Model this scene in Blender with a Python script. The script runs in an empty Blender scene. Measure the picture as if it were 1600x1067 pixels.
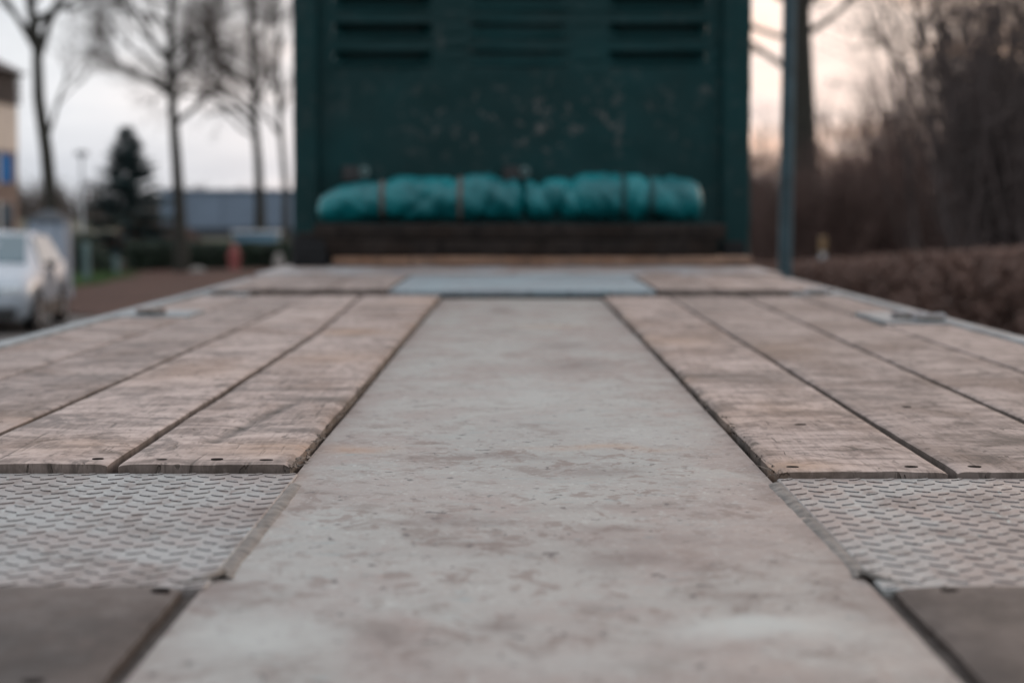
import bpy, bmesh, math, random
from mathutils import Vector, Matrix, noise as mnoise

S = bpy.context.scene
COL = S.collection
R = math.radians

# ------------------------------------------------------------------ camera
DECK = 1.50                      # deck height above the ground
CAMZ = DECK + 0.32
cam_d = bpy.data.cameras.new('camera')
cam = bpy.data.objects.new('camera', cam_d)
COL.objects.link(cam)
S.camera = cam
cam.location = (0, 0, CAMZ)
cam.rotation_euler = (R(90) - math.atan(207.5 / 3200), 0, math.atan(7 / 3200))
cam_d.sensor_width = 36
cam_d.lens = 72
cam_d.clip_start = 0.05
cam_d.clip_end = 3000
cam_d.dof.use_dof = True
cam_d.dof.focus_distance = 2.62
cam_d.dof.aperture_fstop = 4.2
cam_d.dof.aperture_blades = 0

# ------------------------------------------------------------------ world, sun, exposure
SUN_AZ, SUN_EL = 33, 11          # degrees from +Y towards +X, and above the horizon
W = bpy.data.worlds.new('World')
S.world = W
W.use_nodes = True
wn, wl = W.node_tree.nodes, W.node_tree.links
wn.clear()
def wnode(t, **k):
    n = wn.new(t)
    for a, b in k.items(): setattr(n, a, b)
    return n
w_out = wnode('ShaderNodeOutputWorld')
w_bg = wnode('ShaderNodeBackground')
sky = wnode('ShaderNodeTexSky', sky_type='NISHITA', sun_disc=False)
sky.sun_elevation = R(SUN_EL); sky.sun_rotation = R(SUN_AZ)
sky.air_density = 1.4; sky.dust_density = 3.0; sky.ozone_density = 1.0
w_bg.inputs['Strength'].default_value = 0.12
tc = wnode('ShaderNodeTexCoord')
mp = wnode('ShaderNodeMapping'); mp.inputs['Scale'].default_value = (5, 5, 26)
wl.new(tc.outputs['Generated'], mp.inputs['Vector'])
nz = wnode('ShaderNodeTexNoise'); nz.inputs['Scale'].default_value = 1.0; nz.inputs['Detail'].default_value = 5
nz.inputs['Roughness'].default_value = 0.55
wl.new(mp.outputs['Vector'], nz.inputs['Vector'])
# glow of the low sun behind the cloud: angle to the sun direction
dt = wnode('ShaderNodeVectorMath', operation='DOT_PRODUCT')
sd = (math.sin(R(SUN_AZ)) * math.cos(R(SUN_EL)), math.cos(R(SUN_AZ)) * math.cos(R(SUN_EL)), math.sin(R(SUN_EL)))
wl.new(tc.outputs['Generated'], dt.inputs[0]); dt.inputs[1].default_value = sd
glow = wnode('ShaderNodeMapRange'); glow.inputs['From Min'].default_value = 0.66; glow.inputs['From Max'].default_value = 0.96
glow.interpolation_type = 'SMOOTHSTEP'
wl.new(dt.outputs['Value'], glow.inputs['Value'])
cr = wnode('ShaderNodeValToRGB')               # grey overcast
cr.color_ramp.elements[0].position = 0.30; cr.color_ramp.elements[0].color = (5.9, 6.25, 6.8, 1)
cr.color_ramp.elements[1].position = 0.68; cr.color_ramp.elements[1].color = (8.2, 8.5, 8.95, 1)
wl.new(nz.outputs['Fac'], cr.inputs['Fac'])
cw = wnode('ShaderNodeValToRGB')               # sunset-tinted overcast
cw.color_ramp.elements[0].position = 0.36; cw.color_ramp.elements[0].color = (6.6, 5.6, 5.6, 1)
e = cw.color_ramp.elements.new(0.50); e.color = (9.6, 8.1, 7.7, 1)
cw.color_ramp.elements[-1].position = 0.64; cw.color_ramp.elements[-1].color = (13.0, 8.4, 6.4, 1)
wl.new(nz.outputs['Fac'], cw.inputs['Fac'])
m1 = wnode('ShaderNodeMix', data_type='RGBA')
wl.new(glow.outputs['Result'], m1.inputs[0]); wl.new(cr.outputs['Color'], m1.inputs[6]); wl.new(cw.outputs['Color'], m1.inputs[7])
m2 = wnode('ShaderNodeMix', data_type='RGBA'); m2.inputs[0].default_value = 0.90
wl.new(sky.outputs['Color'], m2.inputs[6]); wl.new(m1.outputs[2], m2.inputs[7])
# an overcast sky is brighter overhead than at the horizon
sx = wnode('ShaderNodeSeparateXYZ'); wl.new(tc.outputs['Generated'], sx.inputs[0])
zen = wnode('ShaderNodeMapRange'); zen.inputs['To Min'].default_value = 1.0; zen.inputs['To Max'].default_value = 1.75
wl.new(sx.outputs['Z'], zen.inputs['Value'])
vm = wnode('ShaderNodeVectorMath', operation='SCALE'); wl.new(m2.outputs[2], vm.inputs[0]); wl.new(zen.outputs[0], vm.inputs['Scale'])
wl.new(vm.outputs[0], w_bg.inputs['Color']); wl.new(w_bg.outputs[0], w_out.inputs['Surface'])

sun_d = bpy.data.lights.new('sun', 'SUN')
sun_d.energy = 0.5; sun_d.angle = R(14); sun_d.color = (1.0, 0.80, 0.64)
sun = bpy.data.objects.new('sun', sun_d); COL.objects.link(sun)
sun.rotation_euler = Vector(sd).to_track_quat('Z', 'Y').to_euler()
sun.location = (20, 20, 15)

S.render.engine = 'CYCLES'
S.cycles.use_denoising = True
S.cycles.max_bounces = 6
S.cycles.diffuse_bounces = 3
S.cycles.glossy_bounces = 3
S.view_settings.view_transform = 'Standard'
S.view_settings.look = 'None'
S.view_settings.gamma = 1.0
S.view_settings.exposure = 0.0
S.view_settings.use_curve_mapping = False

# ------------------------------------------------------------------ material helpers
class NT:
    def __init__(s, name):
        s.m = bpy.data.materials.new(name); s.m.use_nodes = True
        s.n, s.l = s.m.node_tree.nodes, s.m.node_tree.links
        s.n.clear()
        s.out = s.n.new('ShaderNodeOutputMaterial')
        s.b = s.n.new('ShaderNodeBsdfPrincipled')
        s.l.new(s.b.outputs[0], s.out.inputs['Surface'])
        s.tc = s.n.new('ShaderNodeTexCoord')
        s.vec = s.tc.outputs['Object']
    def shift(s):                               # another piece, another bit of the texture
        oi = s.n.new('ShaderNodeObjectInfo')
        sc = s.n.new('ShaderNodeVectorMath'); sc.operation = 'SCALE'
        cx = s.n.new('ShaderNodeCombineXYZ')
        for i in range(3): s.l.new(oi.outputs['Random'], cx.inputs[i])
        s.l.new(cx.outputs[0], sc.inputs[0]); sc.inputs['Scale'].default_value = 53.0
        ad = s.n.new('ShaderNodeVectorMath'); ad.operation = 'ADD'
        s.l.new(s.tc.outputs['Object'], ad.inputs[0]); s.l.new(sc.outputs[0], ad.inputs[1])
        s.vec = ad.outputs[0]; s.rand = oi.outputs['Random']
    def noise(s, scale=(1, 1, 1), detail=4, rough=0.55, dist=0.0):
        mp = s.n.new('ShaderNodeMapping'); mp.inputs['Scale'].default_value = scale
        s.l.new(s.vec, mp.inputs['Vector'])
        t = s.n.new('ShaderNodeTexNoise'); t.inputs['Scale'].default_value = 1.0
        t.inputs['Detail'].default_value = detail; t.inputs['Roughness'].default_value = rough
        t.inputs['Distortion'].default_value = dist
        s.l.new(mp.outputs[0], t.inputs['Vector'])
        return t.outputs['Fac']
    def ramp(s, x, lo, hi, a=0.0, b=1.0):
        r = s.n.new('ShaderNodeMapRange'); r.interpolation_type = 'SMOOTHSTEP'
        r.inputs['From Min'].default_value = lo; r.inputs['From Max'].default_value = hi
        r.inputs['To Min'].default_value = a; r.inputs['To Max'].default_value = b
        s.l.new(x, r.inputs['Value']); return r.outputs['Result']
    def mix(s, f, a, b, blend='MIX'):
        m = s.n.new('ShaderNodeMix'); m.data_type = 'RGBA'; m.blend_type = blend
        for sock, v in ((m.inputs[0], f), (m.inputs[6], a), (m.inputs[7], b)):
            if isinstance(v, (int, float)): sock.default_value = v
            elif isinstance(v, tuple): sock.default_value = (*v, 1)
            else: s.l.new(v, sock)
        return m.outputs[2]
    def math(s, op, a, b):
        m = s.n.new('ShaderNodeMath'); m.operation = op
        for i, v in enumerate((a, b)):
            if isinstance(v, (int, float)): m.inputs[i].default_value = v
            else: s.l.new(v, m.inputs[i])
        return m.outputs[0]
    def attr(s, name):
        a = s.n.new('ShaderNodeAttribute'); a.attribute_name = name; return a.outputs['Fac']
    def bump(s, h, dist, strength=1.0):
        b = s.n.new('ShaderNodeBump'); b.inputs['Distance'].default_value = dist; b.inputs['Strength'].default_value = strength
        s.l.new(h, b.inputs['Height']); s.l.new(b.outputs[0], s.b.inputs['Normal'])
    def set(s, color=None, rough=None, metal=None, spec=None, alpha=None):
        for k, v in (('Base Color', color), ('Roughness', rough), ('Metallic', metal), ('Specular IOR Level', spec)):
            if v is None: continue
            if isinstance(v, tuple): s.b.inputs[k].default_value = (*v, 1)
            elif isinstance(v, (int, float)): s.b.inputs[k].default_value = v
            else: s.l.new(v, s.b.inputs[k])
        return s.m

def simple(name, col, rough=0.6, metal=0.0, var=0.25, scale=3.0, spec=0.4):
    t = NT(name); t.shift()
    n = t.noise((scale,) * 3, 5)
    c = t.mix(t.ramp(n, 0.3, 0.7), tuple(x * (1 - var) for x in col), tuple(min(1, x * (1 + var)) for x in col))
    t.bump(n, 0.004)
    return t.set(c, rough, metal, spec)

# ---- wood of the deck
def wood_mat(name, c_lo, c_hi, c_brown, spec=0.35, crackc=(0.05, 0.038, 0.030)):
    t = NT(name); t.shift()
    fibre = t.noise((150, 5, 40), 6, 0.6, 0.3)
    fine = t.noise((420, 14, 80), 3, 0.6)
    saw = t.noise((7, 13, 10), 6, 0.66, 0.9)
    blot = t.noise((3.2, 1.6, 3), 5, 0.6, 0.6)
    blot2 = t.noise((12, 6.5, 4), 6, 0.7, 0.9)
    c = t.mix(t.ramp(saw, 0.34, 0.62), c_lo, c_hi)
    c = t.mix(t.ramp(fibre, 0.46, 0.72, 0, 0.30), c, tuple(x * 1.30 for x in c_hi))
    c = t.mix(t.ramp(fibre, 0.46, 0.30, 0, 0.42), c, tuple(x * 0.60 for x in c_lo))
    c = t.mix(t.ramp(fine, 0.60, 0.74, 0, 0.5), c, tuple(x * 0.52 for x in c_lo))
    c = t.mix(t.ramp(blot, 0.48, 0.66, 0, 0.70), c, c_brown)
    c = t.mix(t.ramp(blot2, 0.52, 0.66, 0, 0.75), c, tuple(x * 0.50 for x in c_lo))
    crack = t.noise((75, 3.4, 10), 3, 0.55, 1.4)
    cross = t.noise((9, 46, 8), 4, 0.6, 1.8)
    where = t.noise((2.6, 1.9, 1), 2, 0.5)
    ck = t.math('MAXIMUM', t.ramp(crack, 0.675, 0.71), t.math('MULTIPLY', t.ramp(cross, 0.665, 0.70), t.ramp(where, 0.42, 0.55)))
    c = t.mix(t.math('MULTIPLY', ck, 0.75), c, crackc)
    dash = t.noise((62, 24, 20), 4, 0.65, 0.5)
    c = t.mix(t.ramp(dash, 0.57, 0.64, 0, 0.55), c, tuple(x * 0.62 for x in c_lo))
    c = t.mix(t.ramp(dash, 0.40, 0.33, 0, 0.40), c, tuple(x * 1.28 for x in c_hi))
    pit = t.noise((34, 20, 20), 3, 0.6, 0.6)
    pk = t.ramp(pit, 0.655, 0.69)
    c = t.mix(t.math('MULTIPLY', pk, 0.8), c, tuple(x * 1.3 for x in crackc))
    tone = t.n.new('ShaderNodeMapRange'); tone.inputs['To Min'].default_value = 0.86; tone.inputs['To Max'].default_value = 1.22
    t.l.new(t.rand, tone.inputs['Value'])
    hs = t.n.new('ShaderNodeHueSaturation'); t.l.new(tone.outputs[0], hs.inputs['Value']); t.l.new(c, hs.inputs['Color'])
    c = hs.outputs[0]
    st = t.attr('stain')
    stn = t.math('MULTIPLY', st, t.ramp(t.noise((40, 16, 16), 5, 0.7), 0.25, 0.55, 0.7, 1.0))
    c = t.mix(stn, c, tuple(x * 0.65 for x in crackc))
    wm = t.attr('warm')
    c = t.mix(t.math('MULTIPLY', wm, t.ramp(saw, 0.3, 0.6, 0.3, 0.8)), c, (0.30, 0.19, 0.125))
    h = t.math('ADD', t.math('MULTIPLY', fibre, 0.55), t.math('MULTIPLY', saw, 0.8))
    h = t.math('SUBTRACT', h, t.math('ADD', t.math('MULTIPLY', ck, 1.4), t.math('MULTIPLY', pk, 1.0)))
    t.bump(h, 0.0022)
    return t.set(c, t.ramp(blot, 0.3, 0.7, 0.62, 0.80), 0, spec)
M_WOOD = wood_mat('weathered_oak', (0.104, 0.077, 0.065), (0.318, 0.252, 0.224), (0.142, 0.098, 0.077))
M_TIMBER = wood_mat('dark_timber', (0.012, 0.0095, 0.0085), (0.030, 0.023, 0.020), (0.020, 0.013, 0.010), 0.1, (0.006, 0.005, 0.004))
M_RUSTWOOD = wood_mat('orange_timber', (0.15, 0.085, 0.055), (0.25, 0.150, 0.10), (0.20, 0.10, 0.055))
M_ENDGRAIN = simple('grey_splinter', (0.15, 0.12, 0.10), 0.8, 0, 0.4, 80)

# ---- grey painted centre plate
def plate_mat(name, base, pink, tint, attr=True):
    t = NT(name)
    n1 = t.noise((4.5, 3.0, 1), 6, 0.62, 0.6)
    n2 = t.noise((14, 10, 1), 6, 0.65, 0.4)
    n3 = t.noise((75, 60, 1), 4, 0.65)
    n4 = t.noise((2.2, 1.1, 1), 5, 0.6, 0.8)
    c = t.mix(t.ramp(n1, 0.42, 0.58), base, pink)
    c = t.mix(t.ramp(n4, 0.52, 0.70, 0, 0.55), c, tint)
    c = t.mix(t.ramp(n2, 0.53, 0.68, 0, 0.75), c, tuple(x * y for x, y in zip(pink, (0.62, 0.58, 0.55))))
    c = t.mix(t.ramp(n3, 0.59, 0.68, 0, 0.55), c, (0.19, 0.125, 0.105))
    c = t.mix(t.ramp(t.noise((180, 150, 1), 2, 0.5), 0.60, 0.70, 0, 0.45), c, (0.38, 0.38, 0.36))
    pt = t.noise((26, 17, 1), 4, 0.7, 0.7); zone = t.noise((2.4, 1.6, 1), 3, 0.5)
    c = t.mix(t.math('MULTIPLY', t.ramp(pt, 0.55, 0.62), t.ramp(zone, 0.40, 0.58, 0.15, 0.75)), c, tuple(x * y for x, y in zip(pink, (0.58, 0.50, 0.46))))
    d1 = t.noise((58, 34, 1), 3, 0.6)
    c = t.mix(t.ramp(d1, 0.63, 0.68, 0, 0.5), c, (0.085, 0.058, 0.048))
    c = t.mix(t.ramp(d1, 0.36, 0.31, 0, 0.55), c, (0.33, 0.335, 0.315))
    sp = t.noise((70, 44, 1), 2, 0.5)
    c = t.mix(t.ramp(sp, 0.685, 0.70, 0, 0.9), c, (0.030, 0.026, 0.026))
    # scratches down to the old blue-green paint
    sc1 = t.noise((9, 70, 1), 4, 0.7, 1.6)
    sc2 = t.noise((1.8, 1.3, 1), 2, 0.5)
    c = t.mix(t.math('MULTIPLY', t.ramp(sc1, 0.62, 0.67), t.ramp(sc2, 0.46, 0.58, 0, 0.8)), c, (0.12, 0.19, 0.20))
    sc3 = t.noise((100, 14, 1), 3, 0.7, 2.2)
    c = t.mix(t.math('MULTIPLY', t.ramp(sc3, 0.64, 0.68), t.ramp(sc2, 0.50, 0.40, 0, 0.8)), c, (0.33, 0.41, 0.39))
    if attr:
        br = t.ramp(t.noise((22, 14, 1), 5, 0.7, 0.4), 0.25, 0.62, 0.45, 1.0)
        c = t.mix(t.math('MULTIPLY', t.attr('stain'), br), c, (0.088, 0.064, 0.056))
        c = t.mix(t.math('MULTIPLY', t.attr('pale'), t.ramp(n2, 0.2, 0.6, 0.5, 0.95)), c, (0.31, 0.322, 0.306))
        c = t.mix(t.math('MULTIPLY', t.attr('warm'), br), c, (0.30, 0.175, 0.10))
        c = t.mix(t.math('MULTIPLY', t.attr('dirt'), t.ramp(n2, 0.25, 0.6, 0.35, 1.0)), c, (0.115, 0.082, 0.070))
    t.bump(t.math('ADD', t.math('MULTIPLY', n2, 0.8), t.math('MULTIPLY', n3, 0.25)), 0.0016)
    return t.set(c, t.ramp(n2, 0.3, 0.7, 0.42, 0.62), 0, 0.45)
M_PLATE = plate_mat('worn_grey_plate', (0.238, 0.229, 0.212), (0.208, 0.176, 0.160), (0.222, 0.234, 0.222))
M_PLATE2 = plate_mat('blue_grey_plate', (0.20, 0.25, 0.275), (0.19, 0.215, 0.235), (0.23, 0.285, 0.31), False)
M_TREAD = plate_mat('tread_plate_steel', (0.212, 0.210, 0.203), (0.188, 0.160, 0.148), (0.202, 0.210, 0.209), False)
M_BARFLANK = simple('shaded_bar_flank', (0.062, 0.052, 0.052), 0.8, 0, 0.6, 12, 0.2)  # bar sides darker than the tops: their shade is put into the colour
M_SILL = plate_mat('rusty_sill', (0.27, 0.265, 0.27), (0.20, 0.15, 0.13), (0.10, 0.13, 0.17), False)
M_WELD = simple('weld_bead', (0.125, 0.112, 0.100), 0.65, 0.15, 0.4, 60)
M_RAIL = simple('pale_steel_rail', (0.15, 0.168, 0.175), 0.5, 0.1, 0.3, 9)
M_DARKSTEEL = simple('dark_steel', (0.035, 0.034, 0.034), 0.55, 0.4, 0.4, 20)
M_BOLT = simple('rusty_bolt', (0.012, 0.009, 0.008), 0.95, 0.0, 0.4, 90, 0.05)
t = NT('brown_coated_board')
n1 = t.noise((5, 3, 1), 6, 0.6, 0.5); n2 = t.noise((40, 26, 1), 5, 0.65)
c = t.mix(t.ramp(n1, 0.35, 0.66), (0.040, 0.032, 0.028), (0.100, 0.080, 0.071)); c = t.mix(t.ramp(n2, 0.58, 0.72, 0, 0.5), c, (0.10, 0.078, 0.070))
c = t.mix(t.math('MULTIPLY', t.attr('stain'), t.ramp(n2, 0.3, 0.6, 0.4, 1.0)), c, (0.055, 0.042, 0.036))
t.bump(t.math('ADD', n2, n1), 0.0015); M_BOARD = t.set(c, t.ramp(n2, 0.3, 0.7, 0.6, 0.8), 0, 0.2)
M_DIRT = simple('packed_dirt', (0.045, 0.036, 0.031), 0.95, 0, 0.4, 60)
M_RUBBER = simple('black_rubber', (0.006, 0.006, 0.0065), 0.9, 0, 0.3, 20, 0.15)
M_STRAPB = simple('brown_strap', (0.085, 0.070, 0.062), 0.8, 0, 0.3, 40)
M_STRAPD = simple('dark_strap', (0.010, 0.045, 0.048), 0.8, 0, 0.3, 40)

# ---- dark green paint with chips
t = NT('dark_green_paint')
n1 = t.noise((2.0, 1, 2.0), 6, 0.6); n2 = t.noise((17, 1, 17), 4, 0.6, 0.5); n3 = t.noise((6, 1, 6), 3)
c = t.mix(t.ramp(n1, 0.35, 0.7), (0.0010, 0.0205, 0.0215), (0.0026, 0.0300, 0.0320))
c = t.mix(t.ramp(n3, 0.5, 0.75, 0, 0.3), c, (0.010, 0.036, 0.039))
chip = t.math('MULTIPLY', t.ramp(n2, 0.57, 0.63), t.attr('chips'))
c = t.mix(t.math('MULTIPLY', chip, 0.75), c, (0.105, 0.098, 0.094))
t.bump(n1, 0.004)
M_GREEN = t.set(c, t.ramp(n1, 0.3, 0.7, 0.5, 0.7), 0, 0.18)
t = NT('green_tarpaulin'); t.shift()
n1 = t.noise((5, 5, 5), 5, 0.6); n2 = t.noise((26, 9, 9), 5, 0.6, 0.7)
c = t.mix(t.ramp(n1, 0.3, 0.7), (0.0015, 0.075, 0.085), (0.004, 0.150, 0.165))
c = t.mix(t.ramp(n2, 0.60, 0.74, 0, 0.3), c, (0.040, 0.18, 0.19))
t.bump(n2, 0.012)
M_TARP = t.set(c, 0.38, 0, 0.35)

M_TARP_HEM = simple('tarp_hem', (0.03, 0.16, 0.16), 0.5, 0, 0.2, 30)
M_GALV = simple('green_grey_pole_paint', (0.030, 0.058, 0.070), 0.45, 0.2, 0.25, 6)
M_BARK = simple('dark_bark', (0.024, 0.022, 0.017), 0.9, 0, 0.45, 14)
M_TWIG = simple('bare_twigs', (0.058, 0.046, 0.040), 0.9, 0, 0.35, 3)
M_SCRUB = simple('scrub_twigs', (0.078, 0.047, 0.039), 0.9, 0, 0.40, 1.2)
M_SCRUB2 = simple('dark_scrub_twigs', (0.060, 0.046, 0.043), 0.9, 0, 0.40, 1.2)
M_FIR = simple('fir_needles', (0.046, 0.084, 0.086), 0.7, 0, 0.4, 4)
M_IVY = simple('evergreen_leaves', (0.012, 0.026, 0.013), 0.6, 0, 0.5, 4)
M_BEECH = simple('dry_beech_leaves', (0.088, 0.046, 0.033), 0.75, 0, 0.22, 2.5)
M_HEDGECORE = simple('hedge_twigs', (0.030, 0.020, 0.016), 0.9, 0, 0.3, 4)
M_GRASS = simple('grass_blades', (0.045, 0.090, 0.024), 0.7, 0, 0.4, 2)

t = NT('dull_ground'); n = t.noise((0.15, 0.15, 1), 6); n2 = t.noise((3, 3, 1), 5)
c = t.mix(t.ramp(n, 0.35, 0.65), (0.075, 0.062, 0.045), (0.055, 0.065, 0.035)); c = t.mix(t.ramp(n2, 0.4, 0.7, 0, 0.5), c, (0.05, 0.035, 0.026))
t.bump(n2, 0.05); M_GROUND = t.set(c, 0.95, 0, 0.2)
t = NT('asphalt'); n = t.noise((0.6, 0.6, 1), 6); n2 = t.noise((60, 60, 1), 3)
c = t.mix(t.ramp(n, 0.3, 0.7), (0.075, 0.070, 0.066), (0.115, 0.104, 0.096)); c = t.mix(t.ramp(n2, 0.5, 0.7, 0, 0.4), c, (0.16, 0.155, 0.15))
t.bump(n2, 0.006); M_ASPHALT = t.set(c, 0.85, 0, 0.35)
t = NT('leaf_litter'); n = t.noise((0.8, 0.8, 1), 6); n2 = t.noise((14, 14, 1), 6, 0.7)
c = t.mix(t.ramp(n, 0.35, 0.65), (0.060, 0.027, 0.018), (0.044, 0.021, 0.015)); c = t.mix(t.ramp(n2, 0.5, 0.72, 0, 0.6), c, (0.095, 0.050, 0.034))
t.bump(n2, 0.03); M_LITTER = t.set(c, 0.9, 0, 0.25)
M_KERB = simple('kerb_concrete', (0.26, 0.25, 0.24), 0.85, 0, 0.2, 5)
M_CARPAINT = simple('silver_car_paint', (0.27, 0.30, 0.335), 0.25, 0.1, 0.05, 2, 0.6)
M_GLASS = simple('dark_car_glass', (0.020, 0.060, 0.078), 0.06, 0, 0.1, 1, 0.8)
M_BLACKPL = simple('black_plastic', (0.015, 0.015, 0.016), 0.5, 0, 0.2, 8)
M_LAMP = simple('headlamp_lens', (0.45, 0.48, 0.50), 0.12, 0, 0.1, 6, 0.8)
M_RIM = simple('alloy_rim', (0.40, 0.40, 0.41), 0.35, 0.7, 0.1, 8)
M_REDLENS = simple('red_lens', (0.35, 0.02, 0.02), 0.2, 0, 0.1, 6, 0.7)
M_NUMBER = simple('yellow_number_plate', (0.62, 0.45, 0.05), 0.5, 0, 0.08, 6)
M_BRICK = simple('brown_brick', (0.155, 0.105, 0.085), 0.85, 0, 0.3, 9)
M_CREAM = simple('cream_render', (0.62, 0.52, 0.44), 0.85, 0, 0.08, 2)
M_BLUEPANEL = simple('blue_panel', (0.020, 0.135, 0.36), 0.9, 0, 0.12, 2, 0.05)
M_WINDOW = simple('house_glass', (0.035, 0.045, 0.045), 0.08, 0, 0.1, 1, 0.7)
M_WHITEFRAME = simple('white_frame', (0.62, 0.62, 0.62), 0.5, 0, 0.05, 3)
M_ROOF = simple('dark_roof_tiles', (0.075, 0.060, 0.056), 0.8, 0, 0.25, 8)
M_SHED = simple('blue_grey_cladding', (0.130, 0.170, 0.225), 0.55, 0, 0.10, 0.4)
M_SHED2 = simple('pale_cladding', (0.34, 0.38, 0.44), 0.55, 0, 0.10, 0.4)
M_CABINET = simple('blue_grey_cabinet', (0.14, 0.19, 0.25), 0.5, 0, 0.15, 3)
M_DOCK = simple('dark_dock_door', (0.028, 0.034, 0.042), 0.6, 0, 0.2, 1)
M_TEALPOST = simple('teal_post', (0.070, 0.115, 0.115), 0.5, 0, 0.2, 5)
M_PALEGREY = simple('pale_grey_paint', (0.46, 0.47, 0.48), 0.55, 0, 0.12, 5)
M_RED = simple('faded_red_paint', (0.20, 0.050, 0.046), 0.5, 0, 0.25, 5)
M_SKYBLUE = simple('pale_blue_paint', (0.13, 0.25, 0.34), 0.5, 0, 0.15, 4)
M_YELLOW = simple('ochre_cap', (0.20, 0.125, 0.060), 0.6, 0, 0.2, 8)
M_STONE = simple('pale_stone', (0.22, 0.20, 0.185), 0.85, 0, 0.2, 6)

# ------------------------------------------------------------------ mesh helpers
class MB:
    def __init__(s): s.v, s.f = [], []
    def quad(s, a, b, c, d):
        i = len(s.v); s.v += [a, b, c, d]; s.f.append((i, i + 1, i + 2, i + 3))
    def box(s, x0, x1, y0, y1, z0, z1, bev=0.0):
        i = len(s.v)
        if bev <= 0:
            s.v += [(x, y, z) for z in (z0, z1) for y in (y0, y1) for x in (x0, x1)]
            s.f += [tuple(i + k for k in q) for q in ((0, 2, 3, 1), (4, 5, 7, 6), (0, 1, 5, 4), (2, 6, 7, 3), (0, 4, 6, 2), (1, 3, 7, 5))]
            return
        b = bev
        rings = [(z0, b), (z0 + b, 0), (z1 - b, 0), (z1, b)]
        for z, q in rings:
            X0, X1, Y0, Y1 = x0 + q, x1 - q, y0 + q, y1 - q
            c = b
            s.v += [(X0 + c, Y0, z), (X1 - c, Y0, z), (X1, Y0 + c, z), (X1, Y1 - c, z), (X1 - c, Y1, z), (X0 + c, Y1, z), (X0, Y1 - c, z), (X0, Y0 + c, z)]
        for r in range(3):
            for k in range(8):
                s.f.append((i + r * 8 + k, i + r * 8 + (k + 1) % 8, i + (r + 1) * 8 + (k + 1) % 8, i + (r + 1) * 8 + k))
        s.f.append(tuple(i + 7 - k for k in range(8))); s.f.append(tuple(i + 24 + k for k in range(8)))
    def tube(s, pts, rad, n=6, cap=True):
        pts = [Vector(p) for p in pts]; i0 = len(s.v)
        u = None
        for k, p in enumerate(pts):
            d = (pts[min(k + 1, len(pts) - 1)] - pts[max(k - 1, 0)])
            if d.length < 1e-9: d = Vector((0, 0, 1))
            d.normalize()
            if u is None:
                u = d.cross(Vector((0.31, 0.95, 0.05)) if abs(d.y) < 0.9 else Vector((1, 0, 0))).normalized()
            else:
                u = (u - d * u.dot(d)).normalized()
            w = d.cross(u); r = rad[k] if isinstance(rad, (list, tuple)) else rad
            for j in range(n):
                a = 2 * math.pi * j / n
                q = p + u * (math.cos(a) * r) + w * (math.sin(a) * r); s.v.append((q.x, q.y, q.z))
        for k in range(len(pts) - 1):
            for j in range(n):
                s.f.append((i0 + k * n + j, i0 + k * n + (j + 1) % n, i0 + (k + 1) * n + (j + 1) % n, i0 + (k + 1) * n + j))
        if cap:
            s.f.append(tuple(i0 + n - 1 - j for j in range(n))); e = i0 + (len(pts) - 1) * n
            s.f.append(tuple(e + j for j in range(n)))
    def ring(s, c, axis, r0, r1, h, n=24):            # annulus disc (r0 may be 0) with thickness along axis
        c = Vector(c); a = Vector(axis).normalized()
        u = a.orthogonal().normalized(); w = a.cross(u); i = len(s.v)
        for (r, z) in ((r0, -h / 2), (r1, -h / 2), (r1, h / 2), (r0, h / 2)):
            for k in range(n):
                t = 2 * math.pi * k / n; q = c + a * z + (u * math.cos(t) + w * math.sin(t)) * r; s.v.append(tuple(q))
        for ra in range(4):
            rb = (ra + 1) % 4
            for k in range(n):
                s.f.append((i + ra * n + k, i + ra * n + (k + 1) % n, i + rb * n + (k + 1) % n, i + rb * n + k))
    def grid(s, rows):
        i = len(s.v); n = len(rows[0])
        for r in rows: s.v += r
        for a in range(len(rows) - 1):
            for b in range(n - 1):
                s.f.append((i + a * n + b, i + a * n + b + 1, i + (a + 1) * n + b + 1, i + (a + 1) * n + b))
    def mesh(s, name, mat, smooth=False):
        m = bpy.data.meshes.new(name); m.from_pydata(s.v, [], s.f); m.materials.append(mat)
        if smooth: m.polygons.foreach_set('use_smooth', [True] * len(m.polygons))
        m.update(); return m
    def build(s, name, mat, parent=None, smooth=False, loc=None):
        o = bpy.data.objects.new(name, s.mesh(name, mat, smooth)); COL.objects.link(o)
        if parent is not None: o.parent = parent
        if loc is not None: o.location = loc
        return o

def put(name, mesh, parent=None, loc=(0, 0, 0)):
    o = bpy.data.objects.new(name, mesh); COL.objects.link(o); o.location = loc
    if parent is not None: o.parent = parent
    return o
def tag(o, label=None, cat=None, group=None, kind=None):
    for k, v in (('label', label), ('category', cat), ('group', group), ('kind', kind)):
        if v: o[k] = v
    return o
def empty(name, loc=(0, 0, 0), rz=0.0):
    o = bpy.data.objects.new(name, None); COL.objects.link(o); o.location = loc; o.rotation_euler = (0, 0, rz)
    o.empty_display_size = 0.3; return o
def attr_f(o, name, vals):
    a = o.data.attributes.new(name, 'FLOAT', 'POINT'); a.data.foreach_set('value', vals)
def N(x, y, z=0.0): return mnoise.noise(Vector((x, y, z)))
def fbm(x, y, z=0.0, o=4): return mnoise.fractal(Vector((x, y, z)), 0.8, 2.0, o)

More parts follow.
